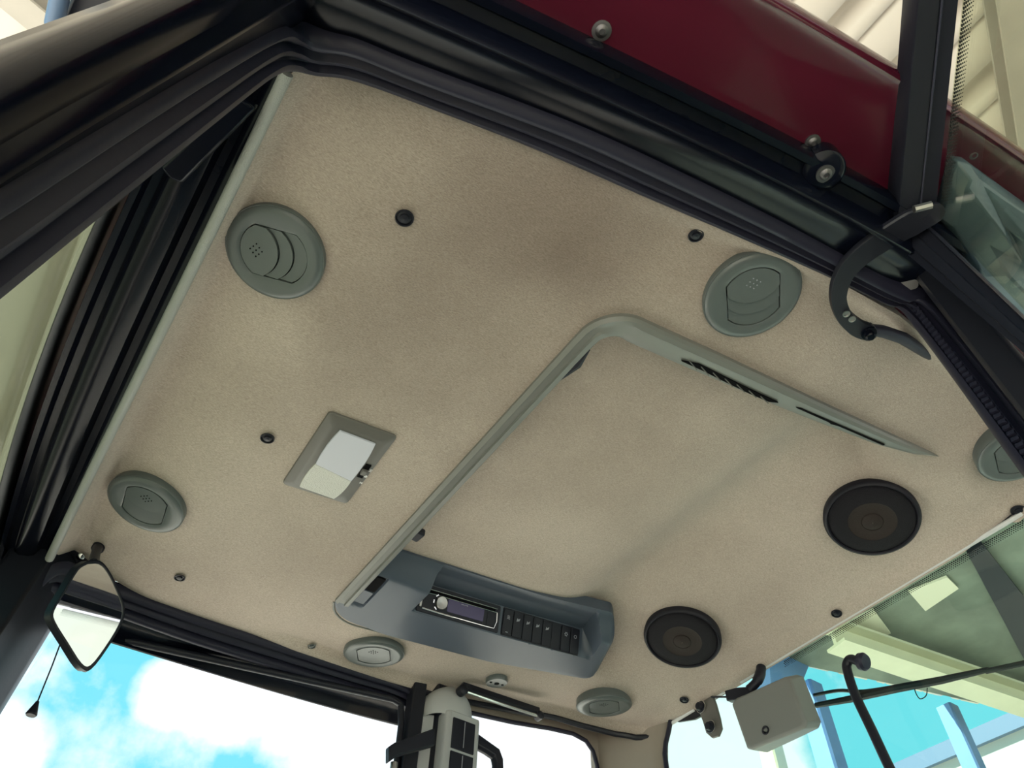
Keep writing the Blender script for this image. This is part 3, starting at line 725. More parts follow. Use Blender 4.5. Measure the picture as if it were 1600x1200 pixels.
lt1 = MB(); lt1.tube([hA.lerp(hB, .56) + V((0, 0, -.004)), tA.lerp(tB, .56) + V((0, 0, -.004)) + dT * .5], .0015, 6); lt1.build('rail_seam', M['rubber'], dr)
# hinge-side rail going down
def vert(px, py, x, z0, z1):
    p = atx(px, py, x); return V((p.x, p.y, z0)), V((p.x, p.y, z1))
a0 = V((.795, .150, 1.07)); a1 = V((.850, .060, 1.07))
gB = hB + V((0, 0, -.008))
zz = (1.09, 1.0, .76, .3, -.5); A = [V((.8, .102 + .036 * (z - .76) / .323, z)) for z in zz]; Bq = [V((.8, .076 + .010 * (z - .807) / .25, z)) for z in zz]
s = MB().sweep(A, Bq, [(0, 0), (.22, .001), (.26, .006), (.56, .007), (.60, .003), (.90, .003), (.94, .009), (1.0, .007), (1, -.03), (0, -.03)], ref=V((-1, 0, 0)))
s.build('hinge_rail', M['black_satin'], dr, ang=30)
# door glass
g0 = gB; gdir = (tB - hB).normalized()
s = MB(); q = [g0 + V((0, 0, -.005)), g0 + gdir * 1.1 + V((0, 0, -.005)), g0 + gdir * 1.1 + V((0, 0, -1.4)), g0 + V((0, 0, -1.4))]
s.prism(q, (.004, .004, 0)); dg = s.build('door_glass', M['glass_door'], dr)
s = MB()                                                     # printed dots along the top rail
nn = gdir.cross(V((0, 0, 1))).normalized()
for i in range(90):
    for j in range(6):
        c_ = g0 + gdir * (.03 + i * .0052 + (j % 2) * .0026) + V((0, 0, -.006 - j * .0045)); r = .0022 - j * .00028
        s.lathe([(r, 0), (r, .0007)], frame(c_ - nn * .0012, gdir, -nn), 6)
s.build('glass_dots', M['frit'], dr)
# gooseneck hinge arm, flat black plate
t = thing('hinge_arm', 'flat black gooseneck door hinge arm bolted above the corner of the open door', 'hinge', at(1450, 330, .955))
cl_ = [(1458, 335), (1425, 349), (1385, 372), (1345, 400), (1320, 428), (1310, 462), (1318, 492), (1338, 512), (1358, 520)]
wd_ = [14, 19, 17, 15, 14, 13, 13, 14, 13]
cp = curve([V((a, b, 0)) for a, b in cl_], 6); ww_ = np.interp(np.linspace(0, 8, len(cp)), range(9), wd_)
lf, rg = [], []
for i, p in enumerate(cp):
    tg = (cp[min(i + 1, len(cp) - 1)] - cp[max(i - 1, 0)]).normalized(); nn_ = V((-tg.y, tg.x, 0)); lf.append(p + nn_ * ww_[i]); rg.append(p - nn_ * ww_[i])
tg = (cp[-1] - cp[-2]).normalized(); cap = [cp[-1] + (V((-tg.y, tg.x, 0)) * math.cos(a) + tg * math.sin(a)) * 13 for a in np.linspace(.3, math.pi - .3, 6)]
tg = (cp[0] - cp[1]).normalized(); cap0 = [cp[0] + (V((tg.y, -tg.x, 0)) * -math.cos(a) + tg * math.sin(a)) * 14 for a in np.linspace(.3, math.pi - .3, 6)]
ol = lf + cap + rg[::-1]
pts = [at(p.x, p.y, .955, .13) for p in ol]
s = MB(); nL = len(lf); nC = len(cap)
L3 = [at(p.x, p.y, .955) for p in lf]; R3 = [at(p.x, p.y, .955) for p in rg]
s.sweep(L3, R3, [(0, .0), (.04, .003), (.96, .003), (1, 0), (1, -.006), (0, -.006)], ref=V((0, 0, -1)))
s.prism([at(p.x, p.y, .952) for p in [lf[-1]] + cap + [rg[-1]]], (0, 0, .009))
e0 = at(1458, 335, .952); s.lathe([(.0165, .008), (.0170, 0), (.015, -.001)], frame(e0, (1, 0, 0), (0, 0, 1)), 24)
s.build('arm_plate', M['black_satin'], t, ang=30)
for (a, b) in ((1322, 490), (1331, 498)):
    q = at(a, b, .949); s = MB(); s.lathe([(.006, -.0002), (.006, .002), (.0045, .0022), (.0042, .0)], frame(q, (1, 0, 0), (0, 0, -1)), 16); s.build('arm_hole', M['steel'], t)
q = at(1357, 520, .951); s = MB(); s.lathe([(.0125, -.002), (.0125, .003), (.008, .004), (.0078, .012), (.006, .014), (.001, .0145)], frame(q, (1, 0, 0), (0, 0, -1)), 24); s.build('pivot_bolt', M['black_paint'], t)
s = MB(); s.tube([q + V((.0, 0, .012)), at(1380, 518, .972), at(1410, 528, .985), at(1470, 566, 1.03)], [.010, .011, .011, .009], 12); s.build('arm_bracket', M['rubber'], t)
s = MB(); k0 = at(1428, 327, .945); k1 = at(1455, 320, .945); s.tube([k0, k1], .006, 8); s.build('weld_bead', M['steel'], t)
# blue-grey moulded cover below the roof edge
cv = MB(); o_ = [(1488, 268), (1496, 252), (1512, 254), (1600, 318), (1760, 430), (1780, 700), (1600, 505), (1520, 425), (1470, 340)]
b3 = [at(x, y, .975) for x, y in o_]
cen = sum(b3, V()) / len(b3)
ring2 = [p.lerp(cen, .12) + V((0, 0, -.02)) for p in b3]; ring3 = [p.lerp(cen, .5) + V((0, 0, -.026 + .012 * ((i * 7) % 3 - 1))) for i, p in enumerate(ring2)]
n_ = len(b3); vs = [p + V((0, 0, .03)) for p in b3] + b3 + ring2 + ring3 + [cen + V((0, 0, -.02))]
fs = []
for k in range(3): fs += [(k * n_ + i, k * n_ + (i + 1) % n_, (k + 1) * n_ + (i + 1) % n_, (k + 1) * n_ + i) for i in range(n_)]
fs += [(3 * n_ + i, 3 * n_ + (i + 1) % n_, 4 * n_) for i in range(n_)]; fs.append(tuple(range(n_)))
cv.add(vs, fs)
tag(cv.build('rear_corner_cover', M['vinyl'], None, ang=25, bevel=.003), 'creased blue grey plastic cover below the red roof edge behind the door', 'cover')

# ---------------------------------------------------------------- far side: window, door post, column
FY = 1.80
s = MB(); q = [V((-.16, FY, -.8)), V((-.02, FY, B(-.1) - .02)), V((.86, FY, B(.86) - .02)), V((.86, FY, -.8))]
s.prism(q, (0, .004, 0)); struct(s.build('window_2', M['glass_clear'], None), 'clear far side window looking onto sky and cloud', 'window')
# slim metal lip of the far window
s = MB(); s.tube([V((x, 1.775, B(x) - .046)) for x in np.linspace(-.03, .80, 10)] + [V((.825, 1.775, 1.05)), V((.835, 1.775, 1.0)), V((.84, 1.775, .8)), V((.85, 1.775, .2))], .009, 10)
struct(s.build('window_lip', M['black_satin'], None), 'dark metal lip around the far window top', 'frame')
# far door post
s = MB(); s.prism([V((.845, 1.79, 1.13)), V((.885, 1.79, 1.13)), V((.885, 1.75, 1.13)), V((.845, 1.75, 1.13))], (0, 0, -1.9))
s.prism([V((.90, 1.80, 1.13)), V((.955, 1.80, 1.13)), V((.95, 1.74, 1.13)), V((.915, 1.74, 1.13))], (0, 0, -1.9))
struct(s.build('far_door_post', M['black_satin'], None, bevel=.004), 'black door post frame on the far side', 'pillar')
# grey column cover with vents
cc = thing('post_cover', 'grey plastic column cover with stacked black louvres on the far door post', 'cover', (.96, 1.72, .9))
s = MB(); P = []
for z in (1.13, 1.11, 1.08, 1.05, 1.03):
    k = {1.13: .2, 1.11: .08, 1.08: .02, 1.05: .01, 1.03: .03}[z]; P.append([V((.875 + k * .3, 1.80, z)), V((.878 + k * .3, 1.74 + k * .1, z)), V((.90 + k * .2, 1.705 + k * .2, z)), V((.96, 1.690 + k * .2, z)), V((1.01 - k * .2, 1.70 + k * .2, z)), V((1.045 - k * .2, 1.76, z)), V((1.045, 1.80, z))])
s.grid(P); o = s.build('hood', M['column_plastic'], cc, ang=70); mo = o.modifiers.new('sub', 'SUBSURF'); mo.levels = 2; mo.render_levels = 2
s = MB(); s.prism([V((.925, 1.80, 1.04)), V((.925, 1.705, 1.04)), V((.935, 1.695, 1.04)), V((1.025, 1.695, 1.04)), V((1.032, 1.705, 1.04)), V((1.035, 1.80, 1.04))], (0, 0, -1.7))
s.prism([V((.870, 1.80, 1.04)), V((.875, 1.76, 1.04)), V((.93, 1.74, 1.04)), V((.93, 1.80, 1.04))], (0, 0, -1.7)); s.build('column', M['column_plastic'], cc, bevel=.004)
z = 1.022
for k in range(4):
    s = MB(); s.box((.978, 1.6935, z - .042), (.068, .006, .080)); v_ = s.build('louvre_bank', M['black_plastic'], cc, bevel=.001)
    s = MB()
    s.tube([V((.978, 1.688, z - .008)), V((.978, 1.688, z - .075))], .0012, 6); s.build('louvre_rib', M['mark'], v_); z -= .088
# bracket across the post
s = MB(); q = [aty(608, 1166, 1.665), aty(617, 1160, 1.665), aty(680, 1137, 1.665), aty(680, 1164, 1.665), aty(622, 1180, 1.665), aty(608, 1190, 1.665)]
s.prism(q, (0, .02, 0)); tag(s.build('post_bracket', M['black_plastic'], None, bevel=.003), 'black plastic bracket clamped across the far door post', 'bracket')
s = MB(); q = aty(616, 1192, 1.68); s.tube([q, q + V((0, 0, -.3))], .009, 12); tag(s.build('bracket_rod', M['steel'], None), 'thin metal rod hanging below the bracket on the far door post', 'rod')
# grab handle right of the column
q = [aty(738, 1140, 1.74), aty(760, 1156, 1.73), aty(780, 1170, 1.73), aty(786, 1186, 1.73), aty(788, 1240, 1.73), aty(790, 1300, 1.73)]
s = MB(); A = [p for p in q]; Bq = [aty(738, 1166, 1.74), aty(758, 1176, 1.73), aty(770, 1184, 1.73), aty(772, 1194, 1.73), aty(772, 1240, 1.73), aty(774, 1300, 1.73)]
s.sweep(A, Bq, [(0, 0), (.2, .008), (.8, .008), (1, 0), (1, -.012), (0, -.012)], ref=V((0, -1, 0))); tag(s.build('grab_handle', M['black_plastic'], None, bevel=.002), 'black angled grab handle beside the louvred column', 'handle')
# hinge linkage of the rear side window
t = thing('window_stay', 'dark hinge stay with bright steel edge above the small far window', 'stay', aty(725, 1080, 1.70))
a_, b2 = aty(722, 1079, 1.69), aty(842, 1119, 1.70)
s = MB(); s.sweep([a_, a_.lerp(b2, .5), b2], [p + V((0, 0, .024)) for p in (a_, a_.lerp(b2, .5), b2)], [(0, 0), (.3, .006), (1, .004), (1, -.006), (0, -.006)], ref=V((0, -1, 0))); s.build('arm', M['black_satin'], t)
s = MB(); s.tube([a_ + V((0, -.004, -.002)), a_.lerp(b2, .5) + V((0, -.004, -.004)), b2 + V((0, -.004, -.003))], .0042, 8); s.build('steel_edge', M['chrome'], t)
s = MB(); s.lathe([(.014, -.01), (.014, .01), (.008, .014)], frame(a_, (1, 0, 0), (0, -1, 0)), 18); s.build('pivot', M['black_satin'], t)
s = MB(); s.lathe([(.012, -.01), (.012, .01), (.006, .014)], frame(b2, (1, 0, 0), (0, -1, 0)), 18); s.build('pivot', M['black_satin'], t)
# small quarter window: moulded panel with a rounded hole
PY = 1.775
ho = [aty(742, 1117, PY), aty(800, 1129, PY), aty(860, 1139, PY), aty(895, 1147, PY), aty(915, 1158, PY), aty(926, 1174, PY), aty(932, 1195, PY), aty(942, 1260, PY), aty(950, 1340, PY)]
ho = [V((p.x, PY, p.z)) for p in ho]; hi_ = V((1.03, PY, ho[0].z - .004)); ho[0] = V((1.02, PY, ho[0].z - .003))
inner = ho + [V((1.02, PY, ho[-1].z))]
outer = [V((1.02, PY, B(1.0) + .03))] + [V((x, PY, B(x) + .03)) for x in (1.10, 1.20, 1.30, 1.38, 1.45, 1.52)] + [V((1.56, PY, ho[7].z)), V((1.58, PY, ho[8].z - .05)), V((1.02, PY, ho[8].z - .05))]
assert len(inner) == len(outer)
s = MB(); s.ring(outer, inner, (0, .008, 0)); struct(s.build('wall_far', M['beige_plastic'], None, bevel=.004), 'beige moulded panel around the small far rear window', 'panel')
s = MB(); s.tube([p + V((0, -.002, 0)) for p in ho], .0065, 8); struct(s.build('window_rubber', M['rubber'], None), 'black rubber around the small far rear window', 'seal')
s = MB(); s.prism([p + V((0, .012, 0)) for p in inner], (0, .004, 0)); struct(s.build('window_3', M['glass_clear'], None), 'small far rear side window with bright sky', 'window')
# dark band under the liner above it
s = MB(); s.tube([V((x, 2 - ynear(x) - .004, zliner(x, 2 - ynear(x)) - .004)) for x in np.linspace(.86, 1.58, 30)], .0085, 8)
struct(s.build('trim_1', M['black_satin'], None), 'dark trim band along the far rear edge of the headliner', 'trim')
# rear corner pillar (far), curved
s = MB(); P = []
for z in (1.25, 1.17, 1.12, 1.0, .8, .2, -.6):
    g = .03 * sst(z, 1.06, 1.18)
    P.append([V((1.495, 1.80, z)), V((1.512, 1.765, z)), V((1.535, 1.715 , z)), V((1.555, 1.67 , z)), V((1.570, 1.625 - g, z)), V((1.580, 1.575 - g * 1.5, z))])
s.grid(P); o = s.build('rear_pillar', M['beige_plastic'], None, ang=80); mo = o.modifiers.new('solid', 'SOLIDIFY'); mo.thickness = .01; mo.offset = 1
struct(o, 'beige rear corner pillar between the far rear windows', 'pillar')
s = MB(); s.tube([V((1.580, 1.568 - .045 * sst(z, 1.06, 1.16), z)) for z in np.linspace(1.150, .3, 30)], .007, 8); o2 = s.build('pillar_rubber', M['rubber'], None); struct(o2, 'black rubber edge of the rear window beside the far corner pillar', 'seal')

# ---------------------------------------------------------------- rear window
RX = 1.602
s = MB(); s.prism([V((RX, .28, 1.155)), V((RX, 1.68, 1.155)), V((RX + .05, 1.68, -.6)), V((RX + .05, .30, -.6))], (.004, 0, 0))
w4 = struct(s.build('window_4', M['glass_green'], None), 'large greenish rear window with yard beyond', 'window')
s = MB()
for i in range(150):
    for j in range(4):
        y = .33 + i * .0052 + (j % 2) * .0026; z = 1.137 - j * .0045; r = .0021 - j * .0003
        s.lathe([(r, 0), (r, .0006)], frame(V((RX - .0008 + (1.155 - z) * .027, y, z)), (0, 1, 0), (-1, 0, 0)), 6)
o = s.build('glass_dots', M['frit'], None); o.parent = w4; 
ct = V((1.0, .43, 1.223))
def bead(y0_, y1_, label):
    s = MB(); s.tube([V((1.584, y, 1.138 + .003 * math.sin(y * 2))) for y in np.linspace(y0_, y1_, 30)], .0055, 8)
    return s
bs = bead(.405, 1.248, ''); tag(bs.build('edge_piping', M['piping'], None), 'long pale piping along the rear edge of the headliner', 'piping', None)
bs = bead(1.309, 1.379, ''); tag(bs.build('edge_piping', M['piping'], None), 'short pale piping piece between the wiper cable and the hinge plate', 'piping')
bs = bead(1.43, 1.535, ''); tag(bs.build('edge_piping', M['piping'], None), 'short pale piping piece at the far rear corner', 'piping')
s = MB(); s.box((1.592, .95, 1.158), (.022, 1.2, .02)); struct(s.build('trim_2', M['black_satin'], None, bevel=.003), 'dark header strip above the rear window', 'trim')
# hinge plate with two bolts
t = thing('glass_hinge', 'dark grey hinge plate with two bolts hanging at the far rear corner', 'hinge', atx(1100, 1100, 1.58))
hp = [(1082, 1098), (1100, 1086), (1112, 1083), (1118, 1100), (1124, 1122), (1127, 1138), (1122, 1150), (1112, 1153), (1103, 1145), (1098, 1128), (1092, 1112)]
s = MB(); s.prism([atx(x, y, 1.573) for x, y in hp], (.008, 0, 0)); s.build('plate', M['lamp_grey'], t, bevel=.002)
for px, py in ((1096, 1105), (1111, 1136)):
    s = MB(); q = atx(px, py, 1.571); s.lathe([(.016, 0), (.016, .004), (.012, .005), (.010, .014), (.004, .015)], frame(q, (0, 1, 0), (-1, 0, 0)), 20); s.build('bolt', M['black_satin'], t)
    s = MB(); s.lathe([(.0175, 0), (.0175, .003), (.0155, .0035)], frame(q, (0, 1, 0), (-1, 0, 0)), 24); s.build('washer', M['chrome'], t)
s = MB(); s.prism([atx(x, y, 1.585) for x, y in ((1043, 1121), (1088, 1095), (1097, 1118), (1085, 1124), (1060, 1128), (1046, 1125))], (.006, 0, 0)); s.build('ceramic_patch', M['black_satin'], t)

# wiper motor housing
t = thing('wiper_motor_housing', 'grey plastic wiper motor box with a screw on the rear window', 'housing', atx(1215, 1115, 1.552))
fx = 1.524
f4 = [(1143, 1104), (1236, 1060), (1256, 1140), (1262, 1143), (1173, 1174)]
fl = [atx(*p, fx) for p in ((1144, 1100), (1150, 1092), (1226, 1058), (1236, 1060), (1262, 1130), (1259, 1138), (1176, 1172), (1168, 1170))]
bk = [atx(*p, 1.59) for p in ((1152, 1092), (1160, 1086), (1246, 1054), (1256, 1057), (1284, 1128), (1280, 1138), (1200, 1176), (1188, 1174))]
s = MB(); n_ = len(fl); cf = sum(fl, V()) / n_
fi = [p.lerp(cf, .06) + V((-.006, 0, 0)) for p in fl]
s.add(fi + fl + bk, [tuple(range(n_))] + [(k * n_ + i, k * n_ + (i + 1) % n_, (k + 1) * n_ + (i + 1) % n_, (k + 1) * n_ + i) for k in (0, 1) for i in range(n_)] + [tuple(range(2 * n_, 3 * n_))])
s.build('housing', M['motor_grey'], t, bevel=.004, seg=3)
q = atx(1196, 1141, fx - .007); s = MB(); s.lathe([(.0105, -.002), (.0105, .0015), (.008, .002), (.006, -.001)], frame(q, (0, 1, 0), (-1, 0, 0)), 20); s.build('screw', M['black_satin'], t)
# cable and plug of the wiper motor
t = thing('wiper_cable', 'black cable sleeve and connector above the wiper motor box', 'cable', atx(1185, 1040, 1.571))
s = MB(); s.tube(curve([atx(1190, 1034, 1.58), atx(1188, 1052, 1.571), atx(1182, 1066, 1.561), atx(1170, 1078, 1.552)], 6), [.013] * 6 + [.014] * 6 + [.012] * 7, 12); s.build('sleeve', M['black_plastic'], t)
s = MB(); q = [atx(x, y, 1.547) for x, y in ((1132, 1079), (1150, 1074), (1166, 1073), (1176, 1080), (1150, 1093), (1135, 1095))]; s.prism(q, (.02, 0, 0)); s.build('connector', M['black_plastic'], t, bevel=.002)
s = MB(); s.tube([atx(1112, 1089, 1.571), atx(1134, 1089, 1.557)], .0025, 8); s.build('wire', M['black_plastic'], t)
# wiper outside
t = thing('rear_wiper', 'black wiper arm and blade lying across the outside of the rear window', 'wiper', atx(1420, 1070, 1.664))
OX = 1.68
s = MB(); s.tube([atx(1275, 1102, OX), atx(1330, 1092, OX), atx(1400, 1076, OX), atx(1470, 1063, OX), atx(1545, 1046, OX)], [.007, .009, .010, .009, .006], 8); s.build('blade', M['black_plastic'], t)
s = MB(); s.tube(curve([atx(1272, 1086, OX), atx(1310, 1079, OX), atx(1350, 1080, OX), atx(1420, 1069, OX), atx(1470, 1060, OX)], 5), .0045, 8); s.build('arm', M['black_satin'], t)
s = MB(); s.tube([atx(1540, 1049, OX), atx(1700, 1015, OX)], .006, 8); s.build('blade_tip', M['black_satin'], t)
s = MB(); s.tube(curve([atx(1429, 1077, OX), atx(1432, 1085, OX), atx(1438, 1092, OX), atx(1447, 1087, OX), atx(1449, 1075, OX)], 5), .0012, 6); s.build('nozzle_hose', M['black_plastic'], t)
# bent black tube with end cap
t = thing('bent_tube', 'black bent tube with a round rubber cap in front of the rear window', 'tube', atx(1348, 1033, 1.552))
TX = 1.515
s = MB(); s.tube(curve([atx(1342, 1034, TX), atx(1330, 1030, TX), atx(1324, 1036, TX), atx(1324, 1048, TX), atx(1336, 1085, TX), atx(1362, 1140, TX), atx(1392, 1204, TX), atx(1440, 1300, TX)], 6), .0105, 14); s.build('tube', M['black_satin'], t)
q = atx(1350, 1034, TX); q2 = atx(1338, 1034, TX); d_ = (q - q2).normalized(); s = MB(); s.lathe([(.012, -.014), (.019, -.010), (.020, .0), (.016, .006), (.004, .007)], frame(q, (0, 0, 1), d_), 22); s.build('cap', M['rubber'], t)

# ---------------------------------------------------------------- mirror and pull cord
mc = V((.015, 1.47, .845)); mn = V((.135, -.97, -.203)).normalized()
def onm(px, py, d=0): r = ray(px, py); return r * ((mc + mn * d).dot(mn) / r.dot(mn))
mo_ = [(137, 876), (156, 876), (170, 890), (184, 918), (195, 949), (190, 976), (166, 1016), (142, 1046), (127, 1043), (104, 1008), (82, 972), (81, 954), (100, 922), (121, 887)]
t = thing('rear_view_mirror', 'diamond-tilted cab mirror in a black frame at the far front corner', 'mirror', onm(137, 960))
mo_ = [(p.x, p.y) for p in curve([V((a, b, 0)) for a, b in mo_ + mo_[:1]], 3)[:-1]]; NM = len(mo_)
O3 = [onm(*p) for p in mo_]; cen = sum(O3, V()) / len(O3)
I3 = [p.lerp(cen, .07) + mn * .001 for p in O3]
s = MB(); s.ring(O3, I3, mn * -.014 + V((0, 0, 0))); o = s.build('frame', M['black_plastic'], t, bevel=.0015)
s = MB(); Bk = [p + mn * -.016 + V((-.008, 0, .0)) for p in O3]; s.add(O3 + Bk, [(i, (i + 1) % NM, (i + 1) % NM + NM, i + NM) for i in range(NM)] + [tuple(range(NM, 2 * NM))]); s.build('shell', M['black_satin'], t, ang=30)
s = MB(); s.prism([p.lerp(cen, .06) - mn * .004 for p in O3], mn * .002); s.build('mirror_glass', M['mirror'], t)
s = MB(); tp_ = onm(148, 878); s.tube([tp_ + mn * -.01, onliner(150, 862, -.03), onliner(153, 855, -.004)], [.010, .009, .011], 12); s.build('mount', M['black_plastic'], t)
s = MB(); s.lathe([(.013, 0), (.013, .01), (.010, .014)], frame(onliner(155, 853, 0), (1, 0, 0), (0, 0, -1)), 20); s.build('ball_joint', M['black_plastic'], t)
s = MB(); q = onliner(127, 868, -.006); s.lathe([(.008, 0), (.008, .006), (.003, .009)], frame(q, (1, 0, 0), (0, -.5, -1)), 16); s.build('mount_screw', M['chrome'], t)
t = thing('pull_cord', 'thin black blind cord with a small tapered toggle against the sky', 'cord', aty(95, 1000, 1.66))
a_ = aty(102, 985, 1.66); b2 = aty(58, 1098, 1.66)
s = MB(); s.tube([aty(112, 958, 1.66), a_, a_.lerp(b2, .5) + V((.001, 0, 0)), b2], .0014, 6); s.build('cord', M['black_plastic'], t)
s = MB(); d_ = (aty(48, 1118, 1.66) - b2); s.tube([b2 - d_ * .1, b2 + d_ * .2, b2 + d_ * .9, b2 + d_], [.003, .005, .0105, .009], 14); s.build('toggle', M['black_plastic'], t)

# ---------------------------------------------------------------- cab floor (below the view)
s = MB(); s.prism([V((-.20, .34, -.60)), V((.9, .20, -.60)), V((1.6, .45, -.60)), V((1.6, 1.55, -.60)), V((.9, 1.80, -.60)), V((-.20, 1.66, -.60))], (0, 0, .04))
struct(s.build('floor', pmat('floor_mat', (.06, .06, .06), .8), None), 'dark rubber cab floor', 'floor')

# ---------------------------------------------------------------- exterior mirror arm at the top left corner
t = thing('outside_mirror_arm', 'blue and black mirror bracket beyond the near front pillar', 'bracket', at(180, 0, 1.1, 0))
s = MB(); s.tube([at(84, 40, 1.1, 0), at(97, -20, 1.1, 0), at(120, -120, 1.1, 0)], .012, 12); s.build('tube', M['gate_blue'], t)
s = MB(); s.prism([at(x, y, 1.12, 0) for x, y in ((92, 38), (112, -10), (200, -40), (215, 8), (150, 40))], (0, 0, .04)); s.build('bracket', M['black_satin'], t, bevel=.006)

# ---------------------------------------------------------------- yard: shed roof, posts, walls, ground
s = MB(); s.box((4, 4, -H - .05), (80, 80, .1)); struct(s.build('ground', M['concrete'], None), 'pale concrete yard', 'ground')
# corrugated shed roof over the tractor; ribs run along y
RZ = 3.0
ribs = MB(); A_ = []
def eave(x): return float(np.interp(x, [-30, -.5, 2.8, 4.38, 6.15, 30], [6.5, 5.2, 3.9, 2.87, 2.34, -4.0]))
x = -2.4; xsr = []; zs_ = []
while x < 16:
    for dx, dz in ((0, 0), (.05, 0), (.075, .045), (.115, .045), (.14, 0), (.19, 0), (.20, .012), (.215, 0)): xsr.append(x + dx); zs_.append(dz)
    x += .30
mb = MB(); rows = []
def roof_end(xx): return 1.0 if xx < 3.0 else eave(xx)
for xx, dz in zip(xsr, zs_):
    rows.append([V((xx, yy, RZ + dz * 1.6)) for yy in (-9, -4, eave(xx))])
mb.grid(rows)
o = mb.build('shed_roof', M['corrugated'], None, ang=20, recalc=False); mo = o.modifiers.new('solid', 'SOLIDIFY'); mo.thickness = .01; mo.offset = 0
struct(o, 'cream corrugated sheet roof of the open shed overhead', 'roof')
def beam(p, q, w, h, name, mat, label, cat, group=None):
    p, q = V(p), V(q); d = (q - p).normalized(); side = V((0, 0, 1)).cross(d)
    if side.length < .1: side = V((1, 0, 0))
    side.normalize(); up = d.cross(side); s = MB()
    for a in (p,):
        i_ = [(-w / 2, -h / 2), (w / 2, -h / 2), (w / 2, -h / 2 + h * .12), (w * .08, -h / 2 + h * .12), (w * .08, h / 2 - h * .12), (w / 2, h / 2 - h * .12), (w / 2, h / 2), (-w / 2, h / 2), (-w / 2, h / 2 - h * .12), (-w * .08, h / 2 - h * .12), (-w * .08, -h / 2 + h * .12), (-w / 2, -h / 2 + h * .12)]
        s.prism([p + side * a_ + up * b_ for a_, b_ in i_], q - p)
    o = s.build(name, mat, None); tag(o, label, cat, group); return o
p, q = at(1572, 0, 2.9, 0), at(1606, 230, 2.9, 0); d = (q - p)
beam(p - d * 2.5, q + d * 1.6, .10, .12, 'steel_purlin', M['grey_steel'], 'grey steel roof purlin seen through the open door glass', 'beam')
p, q = at(0, -28, 2.9, 0), at(70, 30, 2.9, 0); d = q - p
beam(p - d * 3, q + d * 2, .10, .10, 'steel_purlin', M['grey_steel'], 'grey steel roof purlin at the top left corner of the view', 'beam')
# eave beam, cream, and rear fibre roof slope seen through the rear window
p, q = at(1335, 1004, 2.8, 0), at(1600, 1094, 2.8, 0); d = (q - p)
beam(p - d * .12, q + d * 2, .16, .16, 'eave_beam', M['cream_beam'], 'pale yellow eave beam seen through the rear window', 'beam')
s = MB()
pts = [(1130, 1040), (1257, 1040), (1400, 1070), (1567, 1107), (2000, 1205), (2100, 760), (1300, 700)]
s.prism([at(x_, y_, 2.94, 0) for x_, y_ in pts][::-1], (0, 0, .03)); struct(s.build('fibre_soffit', M['fibre'], None), 'mottled grey green lining below the shed roof behind the tractor', 'roof')
for lab, pp_ in (('cream skylight panel in the shed lining, nearer to the eave', ((1303, 985), (1365, 953), (1392, 990), (1325, 1018))), ('cream skylight panel in the shed lining, closer to the loudspeaker', ((1420, 925), (1480, 902), (1498, 920), (1446, 955)))):
    s = MB(); s.prism([at(x_, y_, 2.92, 0) for x_, y_ in pp_], (0, 0, .015)); tag(s.build('skylight_panel', M['skylight'], None), lab, 'skylight', 'skylight panels')
s = MB(); s.prism([at(x_, y_, 2.9, 0) for x_, y_ in ((1512, 865), (1535, 850), (1700, 1060), (1600, 1030))], (0, 0, .03)); tag(s.build('truss_plate', M['black_satin'], None), 'dark truss strip seen through the rear window by the door post', 'beam')
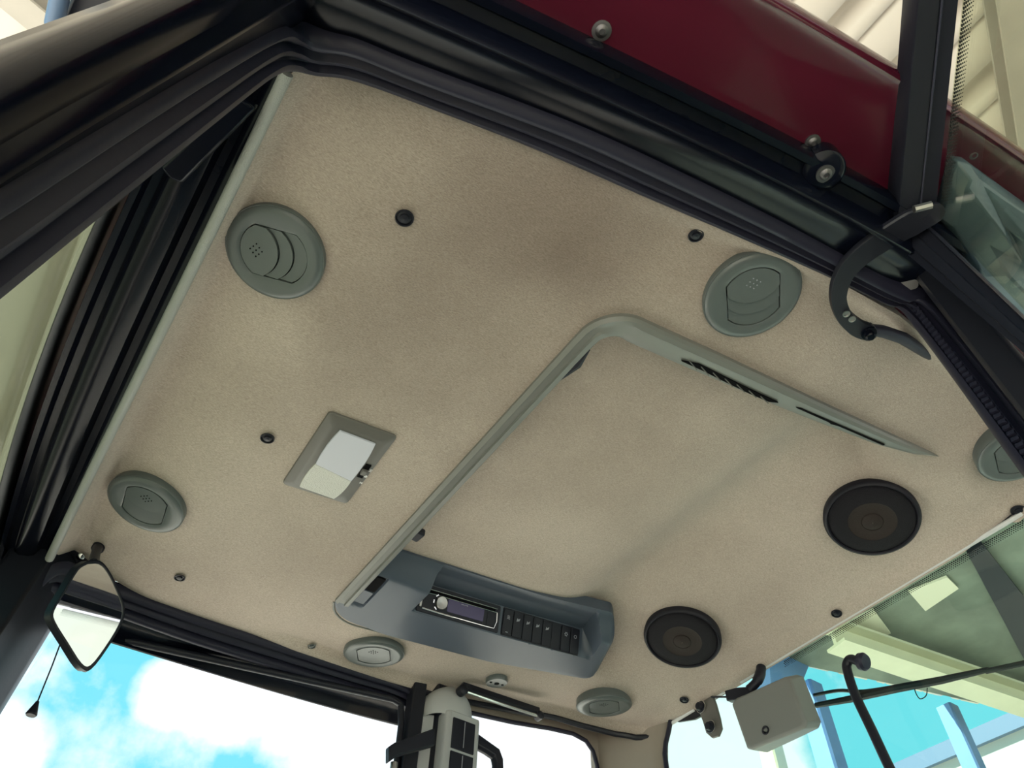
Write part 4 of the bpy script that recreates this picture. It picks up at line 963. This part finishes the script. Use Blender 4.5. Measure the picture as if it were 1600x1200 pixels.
# steel posts
def post(px, py, y, w, mat, label):
    p = aty(px, py, y); s = MB(); h = w / 2
    i_ = [(-h, -h * .8), (-h * .8, -h), (h * .8, -h), (h, -h * .8), (h, h), (-h, h)]
    s.prism([V((p.x + a_, p.y + b_, -H)) for a_, b_ in i_], (0, 0, 2.92 + H)); o = s.build('steel_post', mat, None); tag(o, label, 'post', 'posts of the open shed'); return o
post(1296, 1180, 2.95, .14, M['blue_steel'], 'blue steel shed post behind the wiper motor box')
post(1484, 1113, 2.55, .11, M['blue_steel'], 'blue steel shed post below the wiper blade, right of the bent tube')
post(1178, 1058, 3.3, .12, M['cream_beam'], 'cream post seen between the hinge plate and the wiper motor box')
hb = [aty(x_, y_, 2.8) for x_, y_ in ((1200, 1000), (1262, 1010), (1250, 1075), (1205, 1075))]
for q in hb[:2]: q.z = 3.02
s = MB(); s.prism(hb, (0, .15, 0)); tag(s.build('eave_bracket', M['blue_steel'], None), 'blue steel haunch plate under the eave above the wiper motor box', 'plate')
# cream building at the lower right
bt = thing('cream_building', 'cream metal clad building with blue grey gutter at lower right', 'building', V((8, 3.6, -H)))
p, q = atx(1380, 1200, 8.0), atx(1620, 1094, 8.0)
nn = V((0, 0, 1))
p0, q0 = V((p.x, p.y, p.z)), V((q.x, q.y, q.z)); d = (q0 - p0); pL = p0 - d * 1.2; pR = q0 + d * 1.5
s = MB(); s.prism([pL, pR, pR + V((0, 0, -.16)), pL + V((0, 0, -.16))], (.3, 0, 0)); s.build('gutter', M['gate_blue'], bt)
s = MB(); s.prism([pL + V((.05, 0, -.16)), pR + V((.05, 0, -.16)), pR + V((.05, 0, -.50)), pL + V((.05, 0, -.50))], (.3, 0, 0)); s.build('fascia', M['cream_wall'], bt)
s = MB(); s.prism([pL + V((.0, 0, -.50)), pR + V((.0, 0, -.50)), pR + V((.0, 0, -.56)), pL + V((.0, 0, -.56))], (.3, 0, 0)); s.build('ledge', M['skylight'], bt)
s = MB(); s.add([V((8.2, pL.y, -H)), V((8.2, pR.y, -H)), V((8.2, pR.y, pR.z - .5)), V((8.2, pL.y, pL.z - .5))], [(0, 1, 2, 3)])
yy = pR.y
k = 0
while yy < pL.y:
    f_ = (yy - pR.y) / (pL.y - pR.y); zt = pR.z + (pL.z - pR.z) * f_ - .5
    s.box((8.15, yy, (zt - H) / 2), (.08, .10, zt + H)); yy += .32
s.build('cladding', M['cream_wall'], bt)

# ---------------------------------------------------------------- clean the helper property
for o in ALL:
    if '_w' in o: del o['_w']
